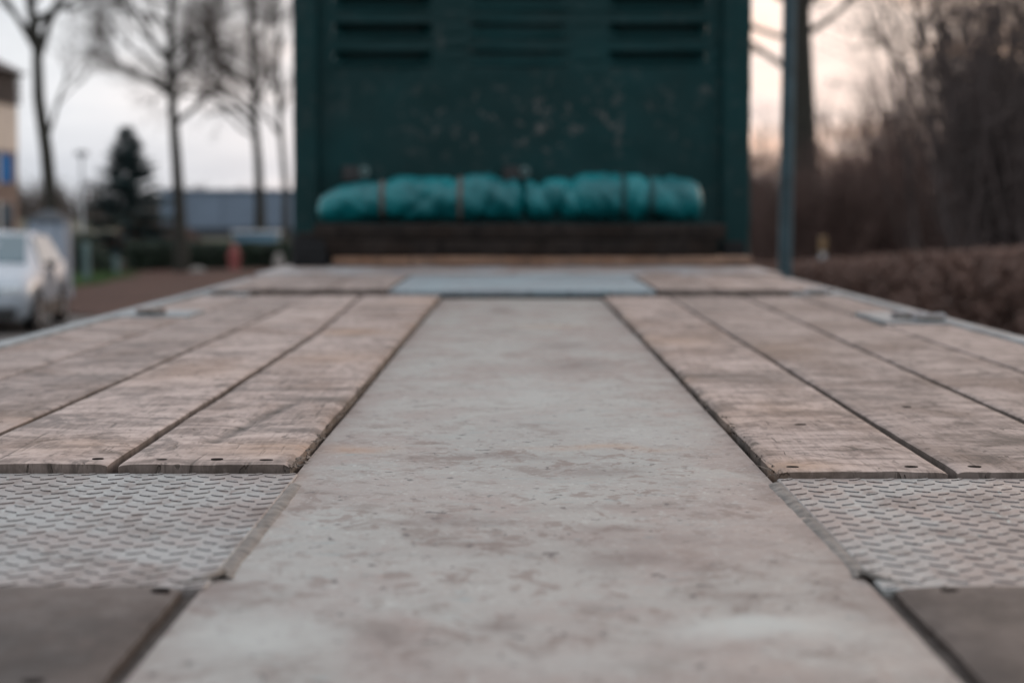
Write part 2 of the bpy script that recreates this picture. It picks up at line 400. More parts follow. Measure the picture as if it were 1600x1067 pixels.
# ------------------------------------------------------------------ ground, roads, verges
g = MB(); g.quad((-900, -300, 0), (900, -300, 0), (900, 1500, 0), (-900, 1500, 0))
tag(g.build('ground', M_GROUND), kind='structure')
def poly(name, pts, z, mat, label=None):
    m = MB(); m.v = [(x, y, z) for x, y in pts]; m.f = [tuple(range(len(pts)))]
    return tag(m.build(name, mat), kind='structure')
poly('road', [(-2.9, -40), (3.6, -40), (3.6, 120), (-2.9, 120)], 0.006, M_ASPHALT)
poly('side_road', [(-13.0, -40), (-5.6, -40), (-6.2, 33.6), (-10.4, 37.6), (-13.5, 44), (-19, 60), (-24, 60), (-16, 36)], 0.008, M_ASPHALT)
k = MB(); k.box(3.60, 3.75, -40, 120, 0, 0.13, 0.02); k.box(-3.05, -2.90, -40, 120, 0, 0.13, 0.02)
tag(k.build('kerb', M_KERB), kind='structure')
# leaf-covered verge, an uneven sheet
rows = []
for a in range(61):
    y = 33.0 + a * 0.55; row = []
    for b in range(41):
        s_ = b / 40
        xl = -6.4 - 3.6 * min(1, max(0, (y - 33.2) / 4.5)) - 3.0 * min(1, max(0, (y - 44) / 20))
        x = xl + (-3.1 - xl) * s_
        row.append((x, y, 0.03 + 0.09 * math.sin(math.pi * s_) + 0.06 * fbm(x * 0.6, y * 0.4)))
    rows.append(row)
m = MB(); m.grid(rows); tag(m.build('leafy_verge', M_LITTER, smooth=True), kind='structure')
rows = [[(3.76 + b * 0.5, -30 + a * 2.0, 0.06 + 0.10 * abs(fbm(b * 0.3, a * 0.4)) + 0.012 * b) for b in range(34)] for a in range(66)]
m = MB(); m.grid(rows); tag(m.build('leafy_bank', M_LITTER, smooth=True), kind='structure')
rng = random.Random(3)
m = MB()
for _ in range(22000):
    y = rng.uniform(43, 54); x = rng.uniform(-13.5, -9.85)
    h = rng.uniform(0.08, 0.24); a = rng.uniform(0, 6.28); dx, dy = math.cos(a) * 0.012, math.sin(a) * 0.012
    lx, ly = rng.uniform(-.05, .05), rng.uniform(-.05, .05); i = len(m.v)
    m.v += [(x - dx, y - dy, 0.0), (x + dx, y + dy, 0.0), (x + lx, y + ly, h)]; m.f.append((i, i + 1, i + 2))
tag(m.build('grass', M_GRASS), 'strip of short green grass behind the silver-white car', 'grass', kind='stuff')

# ------------------------------------------------------------------ the flatbed trailer
TR = tag(empty('flatbed_trailer', (0, 0, 0)), 'flatbed trailer with weathered plank deck, grey centre plate and dark green headboard', 'trailer')
Z = DECK
def gauss(x, y, cx, cy, sx, sy, rot=0.0):
    dx, dy = x - cx, y - cy
    if rot: dx, dy = dx * math.cos(rot) + dy * math.sin(rot), -dx * math.sin(rot) + dy * math.cos(rot)
    return math.exp(-((dx / sx) ** 2 + (dy / sy) ** 2))
def lerp_tab(tab, y):
    if y <= tab[0][0]: return tab[0][1]
    for (a, b), (c, d) in zip(tab, tab[1:]):
        if y <= c: return b + (d - b) * (y - a) / (c - a)
    return tab[-1][1]

TOPZ = {}
def plank(xin, xout, y0, y1, ztop=Z, thick=0.045, step=0.05, nx=10, ragged=0.0, stains=(), warms=(), gouges=(), seed=0, mat=None, skew=0.0, name='plank'):
    """a board from y0 to y1; xin/xout are tables (y, x) of its two long edges, xin nearer the middle of the deck"""
    ztop += 0.0022 * math.sin(seed * 12.9898) if mat is None else 0
    ys = [y0]; y = y0
    while y < y1 - 1e-6:
        st = step if y > 4.2 else min(step, 0.016)
        if ragged == 0 and y <= 4.2: st = min(step, 0.03)
        y = min(y1, y + st * (1 if y < 4.2 else 1.6)); ys.append(y)
    mb = MB(); stn, wrm = [], []
    us = [0.0, 0.012, 0.035] + [0.07 + 0.86 * k / (nx - 1) for k in range(nx)] + [0.965, 0.988, 1.0]
    nu = len(us)
    for j, y in enumerate(ys):
        a, b = lerp_tab(xin, y), lerp_tab(xout, y)
        jag = 0.0
        if ragged:
            jag = ragged * max(0.0, fbm(y * 9, seed * 3.1) * 0.7 + 0.55 * N(y * 55, seed) + 0.25) * (0.4 + 0.6 * abs(N(y * 2.2, seed + 5)))
        a2 = a + math.copysign(jag, b - a) + 0.0015 * N(y * 6, seed + 1.3); b2 = b + 0.002 * N(y * 3, seed + 8.1)
        yo = 0.004 * N(a * 9, seed) if j in (0, len(ys) - 1) else 0
        for i, u in enumerate(us):
            x = a2 + (b2 - a2) * u
            e = min(u, 1 - u) * abs(b2 - a2)
            z = ztop - 0.0028 * math.exp(-e / 0.004) + 0.0012 * N(x * 14, y * 1.5, seed) + 0.0008 * N(x * 40, y * 7, seed)
            if i < 2 and ragged: z -= jag * 0.55
            end = min(y - y0, y1 - y); z -= 0.0012 * math.exp(-end / 0.004)
            sv = 0.0
            for (cx, cy, sx, sy, amp) in stains: sv += amp * gauss(x, y, cx, cy, sx, sy)
            for (gx0, gy0, gx1, gy1, gw, gd) in gouges:
                L = (gx1 - gx0, gy1 - gy0); t_ = ((x - gx0) * L[0] + (y - gy0) * L[1]) / (L[0] ** 2 + L[1] ** 2)
                if -0.02 < t_ < 1.02:
                    px_, py_ = gx0 + L[0] * t_, gy0 + L[1] * t_
                    dd = math.hypot(x - px_ + 0.006 * N(y * 30, 3.3), y - py_)
                    gq = math.exp(-(dd / gw) ** 2) * (0.45 + 0.75 * abs(N(t_ * 7, 1.7)))
                    z -= gd * gq; sv += gq * 1.3
            if ragged: sv += 0.9 * math.exp(-u * abs(b2 - a2) / 0.010) * (0.3 + 0.7 * abs(N(y * 14, seed)))
            wv = 0.0
            for (cx, cy, sx, sy, amp) in warms: wv += amp * gauss(x, y, cx, cy, sx, sy)
            if ragged: wv += 0.6 * math.exp(-u * abs(b2 - a2) / 0.03) * max(0, N(y * 4, seed + 2) + 0.3)
            yy = y + yo + (skew * (u - 0.5) if j == 0 else 0)
            mb.v.append((x, yy, z)); stn.append(min(1, sv)); wrm.append(min(1, wv))
    for j in range(len(ys) - 1):
        for i in range(nu - 1):
            q = (j * nu + i, j * nu + i + 1, (j + 1) * nu + i + 1, (j + 1) * nu + i)
            mb.f.append(q if b > a else q[::-1])
    # sides, ends and underside
    loop = [i for i in range(nu)] + [j * nu + nu - 1 for j in range(1, len(ys))] + [(len(ys) - 1) * nu + i for i in range(nu - 2, -1, -1)] + [j * nu for j in range(len(ys) - 2, 0, -1)]
    rim = len(mb.v)
    for v in loop:
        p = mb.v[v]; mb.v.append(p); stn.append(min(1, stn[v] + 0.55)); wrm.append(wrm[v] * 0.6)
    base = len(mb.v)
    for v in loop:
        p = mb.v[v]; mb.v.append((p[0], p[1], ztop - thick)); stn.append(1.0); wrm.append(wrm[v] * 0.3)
    n = len(loop); loop = [rim + k_ for k_ in range(n)]
    for k_ in range(n):
        q = (loop[k_], base + k_, base + (k_ + 1) % n, loop[(k_ + 1) % n])
        mb.f.append(q if b > a else q[::-1])
    mb.f.append(tuple(base + k_ for k_ in range(n)))
    o = mb.build(name, mat or M_WOOD, TR)
    ntop = (len(ys) - 1) * (nu - 1); o.data.polygons.foreach_set('use_smooth', [k_ < ntop for k_ in range(len(o.data.polygons))])
    attr_f(o, 'stain', stn); attr_f(o, 'warm', wrm); TOPZ[o.name] = ztop
    return o

def splinters(parent, edge, y0, y1, sgn, n, seed):
    r = random.Random(seed); mb = MB()
    for _ in range(n):
        y = y0 + (y1 - y0) * r.random() ** 1.6
        x = lerp_tab(edge, y) - sgn * r.uniform(-0.006, 0.006); z = Z - r.uniform(0.001, 0.009)
        L = r.uniform(0.006, 0.024); a = r.gauss(math.pi / 2, 0.7); up = r.uniform(-0.3, 0.35)
        d = Vector((math.cos(a), math.sin(a), up)) * L; w = r.uniform(0.0005, 0.0016)
        p = Vector((x, y, z)); i = len(mb.v)
        mb.v += [(p.x - w, p.y, p.z), (p.x + w, p.y, p.z), (p.x, p.y, p.z + w * 1.6), tuple(p + d)]
        mb.f += [(i, i + 1, i + 3), (i + 1, i + 2, i + 3), (i + 2, i, i + 3)]
    return tag(mb.build('frayed_edge', M_ENDGRAIN, parent), kind='stuff')

bolt_mb = MB()
bolt_mb.ring((0, 0, 0), (0, 0, 1), 0.0, 0.0095, 0.004, 14)
bolt_mesh = bolt_mb.mesh('bolt', M_BOLT)
def bolts(parent, pts, s=1.0):
    for x, y in pts:
        o = put('bolt', bolt_mesh, parent, (x, y, TOPZ[parent.name] - 0.0012)); o.scale = (s * (0.8 + 0.3 * N(x * 50, y * 50)), s * 0.8, 1)

YL, YR = 2.552, 2.505            # near ends of the left and right boards
YJ = 7.56                        # cross joint
LA = [(2, -0.281), (YJ, -0.280)]; LAo = [(2, -0.498), (5.3, -0.510), (7.5, -0.564)]
LB = [(2, -0.511), (5.3, -0.522), (7.5, -0.576)]; LBo = [(2, -0.724), (YJ, -0.744)]
LC = [(2, -0.737), (YJ, -0.752)]; LCo = [(2, -0.968), (YJ, -0.958)]
LD = [(2, -0.981), (YJ, -0.966)]; LDo = [(2, -1.190), (YJ, -1.172)]
RA = [(2, 0.318), (YJ, 0.318)]; RAo = [(2, 0.528), (YJ, 0.558)]
RB = [(2, 0.541), (YJ, 0.566)]; RBo = [(2, 0.762), (3.1, 0.766), (YJ, 0.833)]
RC = [(2, 0.775), (3.1, 0.779), (YJ, 0.841)]; RCo = [(2, 0.994), (4, 0.998), (YJ, 1.030)]
RD = [(2, 1.002), (4, 1.006), (YJ, 1.038)]; RDo = [(2, 1.212), (YJ, 1.200)]

pA = plank(LA, LAo, YL, 6.30, nx=22, step=0.018, ragged=0.016, seed=1,
    stains=[(-0.31, 3.42, 0.06, 0.05, .8), (-0.345, 2.95, 0.05, 0.035, .6), (-0.37, 3.62, 0.07, 0.03, .5), (-0.40, 2.66, 0.06, 0.02, .35), (-0.40, 5.2, 0.05, 0.12, .7), (-0.36, 6.0, 0.08, 0.06, .5)],
    warms=[(-0.32, 2.72, 0.10, 0.10, .8), (-0.42, 5.3, 0.10, 0.14, .9), (-0.38, 4.4, 0.12, 0.2, .4)],
    gouges=[(-0.415, 2.80, -0.372, 3.35, 0.010, 0.005), (-0.355, 2.70, -0.335, 2.73, 0.004, 0.002)])
tag(pA, 'left inner plank with a long brown gouge')
splinters(pA, LA, YL, 4.2, 1, 70, 5)
bolts(pA, [(-0.452, 2.592), (-0.382, 2.598), (-0.318, 2.588)])
plank(LA, LAo, 6.318, YJ, nx=8, ragged=0.012, seed=2, stains=[(-0.4, 6.6, 0.1, 0.1, .4)], warms=[(-0.35, 7.1, .1, .2, .5)])
pB = plank(LB, LBo, YL, 5.33, nx=14, step=0.025, seed=3, stains=[(-0.66, 2.9, 0.05, 0.03, .4), (-0.60, 3.3, 0.03, 0.02, .4), (-0.56, 3.05, 0.03, 0.015, .4)], warms=[(-0.6, 2.75, .12, .1, .45), (-0.62, 4.0, .12, .3, .3)])
bolts(pB, [(-0.533, 2.592), (-0.69, 2.592)])
plank(LB, LBo, 5.352, YJ, nx=8, seed=4)
pC = plank(LC, LCo, YL, 6.9, nx=10, seed=5, warms=[(-0.8, 3.1, .15, .12, .5)], stains=[(-0.78, 3.15, 0.08, 0.04, .4)])
plank(LC, LCo, 6.915, YJ, nx=6, seed=6)
plank(LD, LDo, YL, 6.04, nx=8, seed=7, stains=[(-1.08, 4.5, 0.05, 0.06, .4)])
plank(LD, LDo, 6.40, YJ, nx=6, seed=8)
qA = plank(RA, RAo, YR, YJ, nx=22, step=0.018, ragged=0.016, seed=11,
    stains=[(0.46, 3.9, 0.12, 0.14, .55), (0.36, 3.95, 0.06, 0.08, .5), (0.43, 5.1, 0.1, 0.12, .4), (0.345, 2.56, 0.02, 0.01, .5)],
    warms=[(0.345, 2.56, 0.06, 0.06, .9), (0.42, 3.3, 0.1, 0.2, .3), (0.4, 5.0, .1, .2, .6)],
    gouges=[(0.332, 2.68, 0.475, 2.735, 0.0045, 0.004), (0.38, 2.615, 0.54, 2.645, 0.0022, 0.0014)])
splinters(qA, RA, YR, 4.2, -1, 60, 9)
bolts(qA, [(0.345, 2.545), (0.494, 2.548), (0.425, 3.05)], 1.0)
qB = plank(RB, RBo, YR, YJ, nx=14, step=0.025, seed=12, stains=[(0.72, 2.84, 0.07, 0.05, .9), (0.66, 2.72, 0.09, 0.012, .5), (0.62, 3.5, 0.05, 0.06, .55), (0.64, 4.6, 0.1, 0.2, .4)], warms=[(0.6, 4.7, .1, .3, .4)],
    gouges=[(0.63, 2.70, 0.76, 2.715, 0.004, 0.002)])
bolts(qB, [(0.573, 2.548), (0.73, 2.55), (0.635, 3.32)])
plank(RC, RCo, YR, YJ, nx=10, seed=13)
plank(RD, RDo, YR, 5.70, nx=8, seed=14)
plank(RD, RDo, 6.27, YJ, nx=6, seed=15)

# far section of the deck, one step higher
ZF = Z + 0.016
for i, (a, b) in enumerate([(-0.495, -0.72), (-0.728, -0.955), (-0.963, -1.16), (0.54, 0.765), (0.773, 0.995), (1.003, 1.20)]):
    plank([(7, a), (10, a)], [(7, b), (10, b)], 7.745, 9.44 - 0.02 * (i % 2), ZF, 0.05, nx=6, seed=21 + i)
m = MB(); m.box(-1.17, 1.20, 7.59, 7.73, Z - 0.085, Z - 0.045)
m.build('crossmember', M_DARKSTEEL, TR)
m = MB(); m.box(-1.19, 1.21, -2.19, 7.585, Z - 0.061, Z - 0.050); m.build('floor_pan', M_DARKSTEEL, TR)

# centre plate
def stain_sheet(name, x0, x1, y0, y1, z, mat, nx, ny, dark, pale, warm, dirt, amp=0.001):
    mb = MB(); A = {'stain': [], 'pale': [], 'warm': [], 'dirt': []}
    for j in range(ny + 1):
        y = y0 + (y1 - y0) * (j / ny) ** 1.25
        for i in range(nx + 1):
            x = x0 + (x1 - x0) * i / nx
            mb.v.append((x, y, z + amp * N(x * 3, y * 1.2, 4.4) * 2))
            for k_, lst in (('stain', dark), ('pale', pale), ('warm', warm)):
                xx, yy = x + 0.02 * N(x * 16, y * 9, 1), y + 0.05 * N(x * 12, y * 7, 7)
                A[k_].append(min(1, sum(a * gauss(xx, yy, cx, cy, sx, sy) for (cx, cy, sx, sy, a) in lst)))
            e = min(x - x0, x1 - x)
            A['dirt'].append(dirt * math.exp(-e / 0.030) * (0.65 + 0.5 * N(y * 3, x)) if y > 0 else 0)
    for j in range(ny):
        for i in range(nx):
            a = j * (nx + 1) + i; mb.f.append((a, a + 1, a + nx + 2, a + nx + 1))
    top = len(mb.v)
    o = mb.build(name, mat, TR, smooth=True)
    for k_ in A: attr_f(o, k_, A[k_])
    sol = o.modifiers.new('thickness', 'SOLIDIFY'); sol.thickness = 0.012; sol.offset = -1
    es = o.modifiers.new('hard_edges', 'EDGE_SPLIT'); es.split_angle = R(35)
    return o
ZP = Z - 0.014
stain_sheet('centre_plate', -0.2765, 0.3135, -2.2, 7.60, ZP, M_PLATE, 56, 560,
    dark=[(-0.10, 1.50, 0.16, 0.10, .22), (0.22, 1.75, 0.10, 0.12, .22), (0.0, 2.0, 0.25, 0.10, .22), (-0.013, 1.63, 0.024, 0.022, 1.00), (-0.105, 1.57, 0.018, 0.015, 0.74), (0.115, 1.93, 0.055, 0.05, 0.74), (0.10, 2.12, 0.05, 0.03, 0.54),
          (0.105, 2.58, 0.06, 0.06, 0.61), (0.09, 2.28, 0.06, 0.03, 0.54), (-0.05, 2.17, 0.06, 0.04, 0.61), (0.135, 4.35, 0.07, 0.18, 0.74), (0.12, 5.0, 0.07, 0.15, 0.61), (-0.05, 6.7, 0.04, 0.16, 0.74),
          (-0.02, 5.6, 0.06, 0.12, 0.41), (0.17, 2.04, 0.05, 0.02, 0.41), (-0.255, 1.74, 0.03, 0.05, 0.81), (0.20, 1.42, 0.12, 0.05, 0.47), (0.0, 2.75, 0.14, 0.035, 0.54)],
    pale=[(0.198, 1.60, 0.062, 0.036, 1.2), (0.165, 1.63, 0.05, 0.02, .7), (-0.205, 1.58, 0.06, 0.06, .75), (-0.06, 1.93, 0.05, 0.03, .4), (0.02, 3.6, 0.16, 0.4, .35), (0.05, 1.48, 0.08, 0.05, .4), (-0.05, 2.45, 0.12, 0.10, .35), (0.17, 3.0, 0.08, 0.12, .4)],
    warm=[(-0.235, 2.84, 0.05, 0.05, .7), (0.12, 2.85, 0.10, 0.02, .45), (-0.285, 2.3, 0.02, 0.3, .6), (0.1, 5.8, 0.1, 0.1, .3)],
    dirt=0.95)
m = MB(); m.box(-0.482, 0.522, 7.70, 9.46, Z - 0.006, ZF - 0.003, 0.002); m.build('centre_plate', M_PLATE2, TR)

# tread plates with raised bars, and the near boards
def bar_template():
    return [(-0.0112, 0.0, 0), (-0.0078, -0.0022, 0), (0.0, -0.0032, 0), (0.0078, -0.0022, 0), (0.0112, 0, 0), (0.0078, 0.0022, 0), (0, 0.0032, 0), (-0.0078, 0.0022, 0)]
def tread_plate(x0, x1, y0, y1):
    m = MB(); m.box(x0, x1, y0, y1, Z - 0.022, Z - 0.0105, 0.0015)
    o = m.build('tread_plate', M_TREAD, TR)
    b = MB(); P = 0.0415; zt = Z - 0.0105
    nx = int((x1 - x0) / (P / 2)) + 1; xs0 = (x0 + 0.010) if x0 > 0 else (x1 - 0.010 - (nx - 1) * P / 2); ny = int((y1 - y0) / P) + 1
    tpl = bar_template()
    for i in range(nx):
        for j in range(ny):
            cx = xs0 + i * P / 2; cy = y0 + (j + 0.25 + (0.5 if i % 2 else 0)) * P
            if cy > y1 - 0.008 or cx > x1 - 0.0095 or cx < x0 + 0.0095: continue
            ang = math.radians(43 if i % 2 == 0 else -43); c_, s_ = math.cos(ang), math.sin(ang)
            k0 = len(b.v)
            for q, (dz, sc) in enumerate(((-0.0004, 1.0), (0.0010, 0.96), (0.0014, 0.70))):
                for (lx, ly, _) in tpl:
                    lx2 = lx * (1 - (1 - sc) * 0.35); ly2 = ly * sc
                    b.v.append((cx + lx2 * c_ - ly2 * s_, cy + lx2 * s_ + ly2 * c_, zt + dz))
            for r_ in range(2):
                for k_ in range(8):
                    b.f.append((k0 + r_ * 8 + k_, k0 + r_ * 8 + (k_ + 1) % 8, k0 + (r_ + 1) * 8 + (k_ + 1) % 8, k0 + (r_ + 1) * 8 + k_))
            b.f.append(tuple(k0 + 16 + k_ for k_ in range(8)))
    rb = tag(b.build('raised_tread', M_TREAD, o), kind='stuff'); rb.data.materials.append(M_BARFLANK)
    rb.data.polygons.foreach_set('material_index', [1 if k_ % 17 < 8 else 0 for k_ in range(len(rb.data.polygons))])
    return o
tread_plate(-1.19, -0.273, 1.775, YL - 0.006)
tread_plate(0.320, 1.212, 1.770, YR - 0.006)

def weld(xe, side, y0, y1, gap):
    """the bevelled weld strip along a tread plate's inner edge, broken once, curled at its near end"""
    mb = MB(); rows = []
    n = 90
    for j in range(n + 1):
        y = y0 + (y1 - y0) * j / n
        w = 0.0135 + 0.0018 * N(y * 22, xe) + 0.001 * N(y * 90, 2)
        near = max(0, 1 - (y - y0) / 0.05)
        x1_ = xe + side * (w + 0.004 * near); dip = 0.003 if abs(y - gap) < 0.008 else 0
        rows.append([(xe - side * 0.0005, y, Z - 0.0112 - dip + 0.002 * near), (xe + side * w * 0.40, y, Z - 0.0108 - dip + 0.0005 * N(y * 120, 7) + 0.002 * near),
                     (x1_, y, ZP + 0.0004 + 0.001 * near), (x1_ + side * 0.001, y, ZP - 0.001)])
    mb.grid(rows if side > 0 else [r[::-1] for r in rows])
    mb.tube([(xe - side * 0.030, y0 - 0.045, Z - 0.012), (xe - side * 0.008, y0 - 0.020, Z - 0.010), (xe + side * 0.008, y0 + 0.004, Z - 0.007)], [0.0020, 0.003, 0.0035], 7)
    return mb.build('weld_strip', M_WELD, TR, smooth=True)
weld(-0.2725, 1, 1.83, 2.46, 2.13)
weld(0.3195, -1, 1.83, 2.47, 2.20)

for (x0, x1, seed, hb) in ((-1.19, -0.2890, 41, [(-0.306, 1.742), (-0.335, 1.40)]), (0.3265, 1.212, 42, [(0.372, 1.742)])):
    s_ = 1 if x1 > 0 else -1
    xi, xo = (x0, x1) if x0 > 0 else (x1, x0)
    o = plank([(-3, xi), (3, xi)], [(-3, xo), (3, xo)], -2.2, 1.765, Z - 0.007, 0.03, nx=24, step=0.03, ragged=0.010, seed=seed, mat=M_BOARD, name='deck_board',
              stains=[(xi, 1.7, 0.05, 0.04, .5)])
    bolts(o, hb)
    d_ = MB(); d_.grid([[(xi - s_ * 0.032 + s_ * 0.05 * i_ / 6, -2.1 + 0.03 * j_, Z - 0.0147 - 0.0017 * max(0, i_ - 1.5) + 0.0014 * i_ / 3 * fbm(i_ * 0.7, j_ * 0.6, seed)) for i_ in range(7)] for j_ in range(130)])
    tag(d_.build('gap_dirt', M_DIRT, TR), kind='stuff')

# side rails, sill, lashing plates
for s_, x0, x1 in ((-1, -1.245, -1.196), (1, 1.218, 1.268)):
    m = MB(); m.box(x0, x1, -2.2, 9.46, Z - 0.20, Z + 0.002, 0.005); m.build('side_rail', M_RAIL, TR)
    m = MB(); xx = (-1.18, 1.203)[s_ > 0]
    m = MB(); m.box(min(x0, 0) if s_ < 0 else 0.0, 0.0 if s_ < 0 else x1, -2.26, -2.205, Z - 0.2, Z - 0.001, 0.004); m.build('rear_rail', M_RAIL, TR)
m = MB(); m.box(-1.215, 1.235, 9.49, 11.62, Z - 0.19, Z + 0.022, 0.006); m.build('front_sill', M_SILL, TR)
def lashing(x0, x1, y0, y1, rings, split):
    m = MB(); m.box(x0, x1, y0, y1, Z - 0.02, Z + 0.004, 0.002); o = m.build('lashing_plate', M_RAIL, TR)
    for (rx, ry) in rings:
        r = MB(); n = 20
        r.tube([(rx + 0.030 * math.cos(2 * math.pi * k / n), ry + 0.055 * math.sin(2 * math.pi * k / n), Z + 0.011) for k in range(n + 1)], 0.0075, 6, False)
        r.build('lashing_ring', M_WELD, o)
        r = MB(); r.box(rx - 0.045, rx + 0.045, ry - 0.016, ry + 0.016, Z + 0.0035, Z + 0.024, 0.004); r.build('ring_clamp', M_SILL, o)
lashing(-1.192, -0.972, 6.06, 6.38, [(-1.10, 6.16)], 0)
lashing(1.036, 1.208, 5.72, 6.255, [(1.13, 5.92), (1.17, 5.80)], 0)
lashing(1.03, 1.205, 7.575, 7.69, [(1.12, 7.63)], 0)
lashing(-1.17, -1.0, 7.575, 7.69, [(-1.09, 7.63)], 0)
lashing(-1.19, -1.05, 3.9, 4.1, [], 0)

# chassis and running gear below
for x in (-0.45, 0.45):
    m = MB(); m.box(x - 0.07, x + 0.07, -2.1, 11.6, Z - 0.235, Z - 0.195); m.box(x - 0.008, x + 0.008, -2.1, 11.6, Z - 0.56, Z - 0.236); m.box(x - 0.07, x + 0.07, -2.1, 11.6, Z - 0.60, Z - 0.561)
    m.build('chassis_beam', M_DARKSTEEL, TR)
m = MB()
for k_ in range(15): m.box(-1.19, 1.212, -1.9 + k_ * 0.78, -1.82 + k_ * 0.78, Z - 0.194, Z - 0.062)
m.build('floor_bearer', M_DARKSTEEL, TR)
for y in (-1.6, -0.3, 1.0):
    a = MB(); a.tube([(-1.0, y, 0.52), (1.0, y, 0.52)], 0.065, 10); a.build('axle', M_DARKSTEEL, TR)
    for s_ in (-1, 1):
        w = MB(); prof = [(0.29, -0.15), (0.47, -0.16), (0.515, -0.13), (0.52, 0), (0.515, 0.13), (0.47, 0.16), (0.29, 0.15)]; n = 28; i0 = 0
        rows = [[(s_ * 1.02 + px, y + math.cos(2 * math.pi * k / n) * pr, 0.52 + math.sin(2 * math.pi * k / n) * pr) for pr, px in prof] for k in range(n + 1)]
        w.grid(rows); wo = w.build('wheel', M_RUBBER, TR, smooth=True)
        r = MB(); r.ring((s_ * 1.05, y, 0.52), (1, 0, 0), 0.0, 0.29, 0.12, 20); r.ring((s_ * 1.12, y, 0.52), (1, 0, 0), 0.0, 0.11, 0.06, 12); r.build('rim', M_RIM, wo)
for s_ in (-1, 1):
    m = MB(); m.box(s_ * 0.7 - 0.06, s_ * 0.7 + 0.06, 8.0, 8.12, 0.06, Z - 0.2, 0.01); m.box(s_ * 0.7 - 0.16, s_ * 0.7 + 0.16, 7.92, 8.2, 0.006, 0.06, 0.01)
    m.build('landing_leg', M_DARKSTEEL, TR)

# headboard: sheet with pressed slots
YH = 11.42
cols = [(-1.016, -0.467), (-0.272, 0.293), (0.505, 1.053)]
C0 = CAMZ
rowsz = [(C0 + 0.798 + 0.153 * k, C0 + 0.872 + 0.153 * k) for k in range(5)]
xs = [-1.10] + [v for c_ in cols for v in c_] + [1.14]
zs = [Z - 0.05] + [v for r_ in rowsz for v in r_] + [C0 + 1.90]
mb = MB(); chips = []
def sheet(x0, x1, z0, z1, nx, nz):
    rows = []
    for a in range(nz + 1):
        r_ = []
        for b in range(nx + 1):
            x, z = x0 + (x1 - x0) * b / nx, z0 + (z1 - z0) * a / nz
            inner = 0 < a < nz and 0 < b < nx
            y = YH + (0.010 * N(x * 2.2, z * 2.2, 3) + 0.004 * N(x * 7, z * 7) if inner else 0)
            r_.append((x, y, z))
            chips.append(min(1, 0.10 + 1.1 * gauss(x, z, 0.10, C0 + 0.48, 0.62, 0.17) + 0.9 * gauss(x, z, 1.05, C0 + 0.68, 0.14, 0.03) + 0.5 * gauss(x, z, -0.35, C0 + 0.9, 0.1, 0.1)))
        rows.append(r_)
    mb.grid(rows)
sheet(xs[0], xs[-1], zs[0], zs[1], 60, 36)
sheet(xs[0], xs[-1], zs[-2], zs[-1], 30, 8)
for i in range(1, len(zs) - 2):
    if i % 2 == 0: sheet(xs[0], xs[-1], zs[i], zs[i + 1], 40, 3)
    else:
        for j in range(0, len(xs) - 1, 2): sheet(xs[j], xs[j + 1], zs[i], zs[i + 1], 4, 3)
HB = mb.build('headboard', M_GREEN, TR); attr_f(HB, 'chips', chips)
rl = random.Random(8)
for ci, (x0, x1) in enumerate(cols):
    dep = (0.085, 0.030, 0.080)[ci]
    for (z0, z1) in rowsz:
        m = MB(); d = dep * rl.uniform(0.85, 1.1); zm = z0 + (z1 - z0) * 0.35
        pr = [(YH, z1), (YH + d, z1 - 0.006), (YH + d, zm), (YH + d * 0.35, z0 + 0.008), (YH, z0)]
        nseg = 8; rows = []
        for b in range(nseg + 1):
            u = b / nseg; x = x0 + (x1 - x0) * u; e = min(1, min(u, 1 - u) * 9 + 0.05)
            rows.append([(x, YH + (py - YH) * e, pz) for py, pz in pr])
        m.grid(rows)
        # rolled lip under the slot
        m.tube([(x0 + 0.01, YH - 0.004, z0 - 0.004), (x1 - 0.01, YH - 0.004, z0 - 0.004)], 0.008, 6)
        m.build('pressed_slot', M_GREEN, HB)
def post(x0, x1, seed):
    m = MB(); rows = []
    for k_ in range(41):
        z = Z + 0.024 + (C0 + 1.93 - Z) * k_ / 40; j = 0.006 * N(z * 3, seed) + 0.004 * N(z * 11, seed)
        rows.append([(x0 + j, YH + 0.03, z), (x0 + j, YH - 0.065, z), (x0 + 0.012 + j, YH - 0.078, z), (x1 - 0.012 + j * 1.4, YH - 0.078, z), (x1 + j * 1.4, YH - 0.065, z), (x1 + j * 1.4, YH + 0.03, z)])
    m.grid(rows); o = m.build('corner_post', M_GREEN, HB); attr_f(o, 'chips', [0.15] * len(m.v)); return o
post(-1.232, -1.098, 3.0); post(1.138, 1.290, 9.0)
m = MB(); m.box(-1.24, 1.295, YH - 0.085, YH + 0.06, C0 + 1.905, C0 + 2.02, 0.01); m.build('top_rail', M_GREEN, HB)
for (x0, x1) in ((-1.225, -1.08), (1.13, 1.28)):
    m = MB(); m.box(x0, x1, YH + 0.031, YH + 0.16, Z + 0.024, C0 + 1.90, 0.006); m.build('back_stay', M_DARKSTEEL, HB)
for x in (-0.89, 0.0):
    m = MB(); m.box(x - 0.075, x + 0.02, YH - 0.055, YH - 0.004, C0 + 0.15, C0 + 0.235, 0.006); h_ = m.build('tie_hook', M_BLACKPL, HB)
    m.v = []; m.f = []
    m.ring((x + 0.045, YH - 0.03, C0 + 0.205), (0, 1, 0), 0.012, 0.032, 0.014, 14); m.build('hook_ring', M_TEALPOST, h_)

